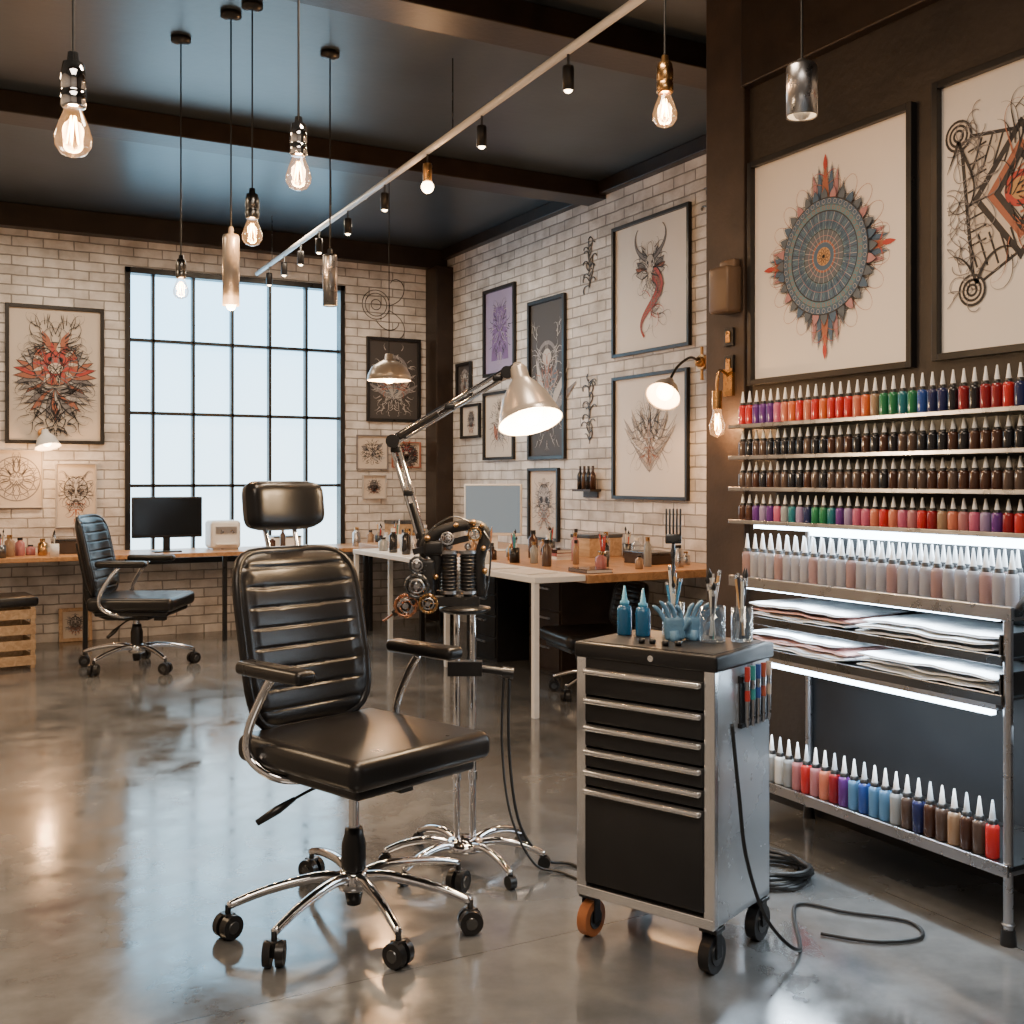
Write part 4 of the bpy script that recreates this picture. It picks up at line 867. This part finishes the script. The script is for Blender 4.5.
# ---------------------------------------------------------------- lights / pendants
def light(t,loc,e,col,size=.05,rot=None,name='lamp_or_fill_light',**k):
    l=bpy.data.lights.new(name,t);l.energy=e;l.color=col
    if t=='AREA':l.shape='RECTANGLE';l.size=size[0];l.size_y=size[1]
    else:l.shadow_soft_size=size
    for a,v in k.items():setattr(l,a,v)
    o=bpy.data.objects.new(name,l);COL.objects.link(o);o.location=loc
    if rot:o.rotation_euler=rot
    return o
WARM=(1,.52,.22)
def edison(x,y,zb,label,s=1,e=9,top=ZC,sm=None):
    o=empty('pendant_bulb',(x,y,zb),0,label=label,cat='pendant light',group='pendant bulbs')
    b=B();b.cyl((0,0,.16*s),(0,0,top-zb-.02),.004,seg=8);ob('cord',b,[M_cable],parent=o)
    b=B();b.lathe([(0,0),(.05,0),(.05,-.02),(.02,-.035),(0,-.035)],(0,0,top-zb),seg=20);ob('ceiling_canopy',b,[M_black],parent=o)
    b=B();b.lathe([(0,.17*s),(.012*s,.17*s),(.014*s,.15*s),(.024*s,.145*s),(.029*s,.12*s),(.029*s,.085*s),(.026*s,.08*s),(.029*s,.075*s),(.029*s,.045*s),(.025*s,.04*s),(0,.04*s)],seg=24)
    ob('socket',b,[sm or M_chrome],parent=o)
    b=B();b.lathe([(.02*s,.045*s),(.022*s,.03*s),(.034*s,.0),(.043*s,-.03*s),(.041*s,-.05*s),(.029*s,-.068*s),(.01*s,-.076*s),(0,-.076*s)],seg=24);ob('glass_bulb',b,[M_bulb],parent=o)
    b=B()
    for i in range(5):
        a=2*pi*i/5;b.tube([(.006*s*cos(a),.006*s*sin(a),.02*s),(.014*s*cos(a+.4),.014*s*sin(a+.4),-.045*s),(.007*s*cos(a+.8),.007*s*sin(a+.8),.01*s)],.0016*s,5)
    ob('filament',b,[M_fil],parent=o)
    light('POINT',(x,y,zb-.01),e,WARM,.03)
edison(.334,2.78,2.19,'clear filament bulb hanging from chrome socket',1.0,11)
edison(1.14,3.59,2.40,'clear filament bulb on long black cord',1.0,11)
edison(1.41,5.15,2.54,'clear filament bulb on long black cord',1.1,14,sm=M_dsteel)
edison(2.283,3.084,2.645,'clear filament bulb on brass socket',1.0,11,sm=M_brass)
edison(1.20,5.72,2.34,'small lit filament bulb on long cord',.9,12,sm=M_dsteel)
def cylp(x,y,z,h,r,label,top=ZC,lit=False,m=None):
    o=empty('cylinder_pendant',(x,y,z),0,label=label,cat='pendant light',group='cylinder pendants')
    b=B();b.cyl((0,0,h*.6),(0,0,top-z-.02),.004,seg=8);ob('cord',b,[M_cable],parent=o)
    b=B();b.lathe([(0,0),(.05,0),(.05,-.02),(.02,-.035),(0,-.035)],(0,0,top-z),seg=20);ob('ceiling_canopy',b,[M_black],parent=o)
    b=B();b.lathe([(r-.004,-h*.48),(r,-h/2),(r,h*.45),(r*.9,h*.5),(r*.35,h*.51),(r*.3,h*.6),(.008,h*.62),(0,h*.62)],seg=24);b.lathe([(r-.004,-h*.48),(r-.006,h*.3),(0,h*.3)],seg=24,m=1);ob('pendant_shade',b,[m or M_steel,M_shin],parent=o)
    b=B();b.ball((0,0,-h*.5 if lit else -h*.38),r*.6);ob('light_bulb',b,[M_glow if lit else M_white],parent=o)
    if lit:light('POINT',(x,y,z-h*.7),10,WARM,.03)
cylp(2.55,2.70,2.62,.17,.05,'brushed steel cylinder pendant over ink rack')
cylp(1.93,5.54,2.40,.27,.038,'slim grey cylinder pendant on long cord')
cylp(1.348,5.30,2.36,.34,.04,'slim bronze cylinder pendant with lit bulb',lit=True,m=M_shade)
# dome pendant
o=empty('dome_pendant',(2.86,7.0,2.09),0,label='grey dome pendant lamp over work table',cat='pendant light')
b=B();b.cyl((0,0,.1),(0,0,3.47-2.09),.0035,seg=8);ob('cord',b,[M_cable],parent=o)
b=B();b.lathe([(.148,-.06),(.15,-.06),(.145,-.02),(.12,.03),(.07,.065),(.03,.08),(.028,.12),(0,.125)],seg=32);b.lathe([(.148,-.06),(.14,-.02),(.115,.025),(.065,.058),(0,.07)],seg=32,m=1);ob('pendant_shade',b,[M_shade,M_shin],parent=o)
b=B();b.ball((0,0,-.03),.05);ob('light_bulb',b,[M_glow],parent=o);light('POINT',(2.86,7.0,1.97),26,WARM,.05)
# track rail
tr=empty('track_rail',(2.6,6.2,3.2),0,label='long white ceiling track rail on thin rods',cat='light rail')
ry0,ry1=2.6,9.75
def rx(y): return 2.455+(y-3.48)*.041
b=B();b.tube([(rx(ry0)-2.6,ry0-6.2,0),(rx(ry1)-2.6,ry1-6.2,0)],.019,10);ob('rail',b,[M_white],parent=tr)
for y in(3.0,5.3,7.5,9.2):
    b=B();b.cyl((rx(y)-2.6,y-6.2,0),(rx(y)-2.6,y-6.2,.398),.004,seg=8);ob('suspension_rod',b,[M_dsteel],parent=tr)
for i,y in enumerate((4.04,4.93,5.66,6.37,7.11,7.8,8.3,8.8,9.3)):
    o=empty('track_spotlight',(rx(y),y,3.184),0,label='small black spotlight hanging from track rail' if i!=2 else 'brass track socket with glowing bulb',cat='spotlight',group='spotlights on track')
    b=B();b.cyl((0,0,0),(0,0,-.06),.006,seg=8);ob('stem',b,[M_dsteel],parent=o)
    b=B();b.lathe([(0,-.055),(.024,-.055),(.026,-.065),(.026,-.16),(.022,-.16),(.02,-.12),(0,-.12)],seg=18);ob('spot_housing',b,[M_black if i!=2 else M_brass],parent=o)
    b=B();b.ball((0,0,-.15 if i!=2 else -.185),.02 if i!=2 else .036);ob('light_bulb',b,[M_glow],parent=o)
    if i in(0,1,3,5):light('SPOT',(rx(y),y,2.98),85,(1,.74,.5),.03,(0,0.6,0),spot_size=1.5,spot_blend=.8)
    if i==2:light('POINT',(rx(y),y,2.92),8,WARM,.03)
# wall lamps
def dome(b,c,ax,r=.1,m=0,m2=1):
    c=Vector(c);ax=Vector(ax).normalized();b.lathe([(0,0),(r*.25,0),(r*.3,r*.3),(r*.7,r*.7),(r,r*1.5),(r*1.03,r*1.5)],c,ax,28,m);b.lathe([(r,r*1.49),(r*.68,r*.75),(r*.2,r*.45),(0,r*.45)],c,ax,28,m2);return c+ax*r*1.1
o=empty('wall_lamp',(X1,5.78,2.13),0,label='lit swing-arm wall lamp on white brick',cat='wall lamp')
b=B();b.cyl((0,0,0),(-.03,0,0),.05,seg=20);b.ball((-.04,0,0),.035);b.cyl((-.02,.0,-.12),(-.02,0,.1),.012,seg=10);ob('wall_mount',b,[M_brass],parent=o)
b=B();b.tube(cr([(-.04,0,0),(-.14,-.03,.02),(-.26,-.05,-.05),(-.32,-.05,-.14)],6),.009,8);ob('lamp_arm',b,[M_black],parent=o)
b=B();q=dome(b,(-.32,-.05,-.14),(-.55,-.35,-.6),.11);ob('lamp_shade',b,[M_shade,M_shin],parent=o)
b=B();b.ball(q,.055);ob('light_bulb',b,[M_glow],parent=o);light('POINT',(X1-.5,5.55,1.84),26,WARM,.05)
o=empty('wall_lamp',(.95,YB,1.74),0,label='small pale wall lamp above pinned sketches',cat='wall lamp')
b=B();b.cyl((0,0,0),(0,-.03,0),.04,seg=20);b.tube([(0,-.03,0),(0,-.13,.03),(0,-.16,.0)],.008,8);ob('lamp_arm',b,[M_brass],parent=o)
b=B();q=dome(b,(0,-.16,.02),(.15,-.3,-1),.1);ob('lamp_shade',b,[M_white,M_shin],parent=o)
b=B();b.ball(q,.035);ob('light_bulb',b,[M_glow],parent=o);light('POINT',(.95,YB-.28,1.52),12,WARM,.04)
o=empty('wall_sconce',(3.17,3.80,1.61),0,label='bare filament bulb sconce on dark timber post',cat='wall lamp')
b=B();b.box((-.008,0,.17),(.016,.06,.12));b.tube(cr([(-.01,0,.2),(-.06,0,.22),(-.075,0,.17),(-.075,0,.12)],5),.007,8);b.cyl((-.075,0,.13),(-.075,0,.05),.022,seg=16);ob('bracket',b,[M_brass],parent=o)
b=B();b.lathe([(.018,.05),(.022,.02),(.036,-.02),(.03,-.06),(0,-.075)],(-.075,0,0),seg=20);ob('glass_bulb',b,[M_bulb],parent=o)
b=B();b.tube([(-.075,-.01,.03),(-.075,-.012,-.04),(-.075,0,.02),(-.075,.012,-.04),(-.075,.01,.03)],.003,5);ob('filament',b,[M_fil],parent=o);light('POINT',(3.08,3.80,1.6),8,WARM,.03)
b=B();b.rbox((-.045,0,0),(.09,.13,.2),.015,0,3);b.rbox((-.02,0,.11),(.04,.1,.05),.01,0,3);ob('wall_fitting',b,[mat('dark_beige_housing',(.13,.085,.055),.4)],loc=(3.17,3.78,2.18),label='small dark beige electrical housing on timber post',cat='fitting')
for z in(1.98,1.86):
    b=B();b.box((-.006,0,0),(.012,.06,.08));b.box((-.014,0,0),(.006,.03,.05),1);ob('wall_switch',b,[M_black,M_brass],loc=(3.17,3.80,z),bevel=.002,label='small brass switch plate on dark post',cat='switch')
# task lamp light
q=apex+ax*.26;light('POINT',sw(q[0],q[1],.912+q[2]),30,(1,.68,.38),.05)
# rack light & added room fill, which has no lamp fixtures
light('AREA',(2.84,2.6,.64),14,(.7,.86,1),(.04,1.1),(0,0,0))
light('AREA',(2.9,2.5,1.16),12,(.7,.86,1),(.06,1.5),(0,0,0))
light('AREA',(2.82,2.7,.925),3.5,(.75,.88,1),(.03,1.1),(0,rad(15),0))  # fill added under the counter to lift the dull upper towels
light('AREA',(2.82,2.7,.80),3,(.75,.88,1),(.03,1.1),(0,rad(15),0))  # same added fill for the lower towel tray
light('AREA',(.2,.2,3.5),125,(1,.84,.68),(2.2,2.2),(0,0,0))  # unseen overall fill added above the camera
light('AREA',(1.6,2.9,3.5),70,(1,.76,.54),(.7,.7),(0,rad(25),0))  # unseen fill added to brighten the framed prints and rack
light('AREA',(-1.5,5.8,3.4),110,(1,.7,.42),(1.1,1.1),(0,0,0))  # unseen warm fill added on the left, also reflecting in the floor
light('AREA',(2.9,8.2,3.35),70,(1,.78,.56),(1.2,.6),(0,0,0))  # overhead fill added to brighten the brick near the corner
light('AREA',(.9,8.6,3.35),36,(1,.78,.56),(1.2,.6),(0,0,0))  # overhead fill added in front of the back wall
wd=bpy.data.worlds.new('world');bpy.context.scene.world=wd;wd.use_nodes=True;wd.node_tree.nodes['Background'].inputs[0].default_value=(.5,.65,.8,1)
# ---------------------------------------------------------------- camera
cd=bpy.data.cameras.new('camera');cam=bpy.data.objects.new('camera',cd);COL.objects.link(cam)
cam.location=(0,0,1.35);cam.rotation_euler=(pi/2,0,rad(-28.6));cd.sensor_width=36;cd.lens=38.67;cd.shift_y=-.03125;cd.clip_start=.05
bpy.context.scene.camera=cam
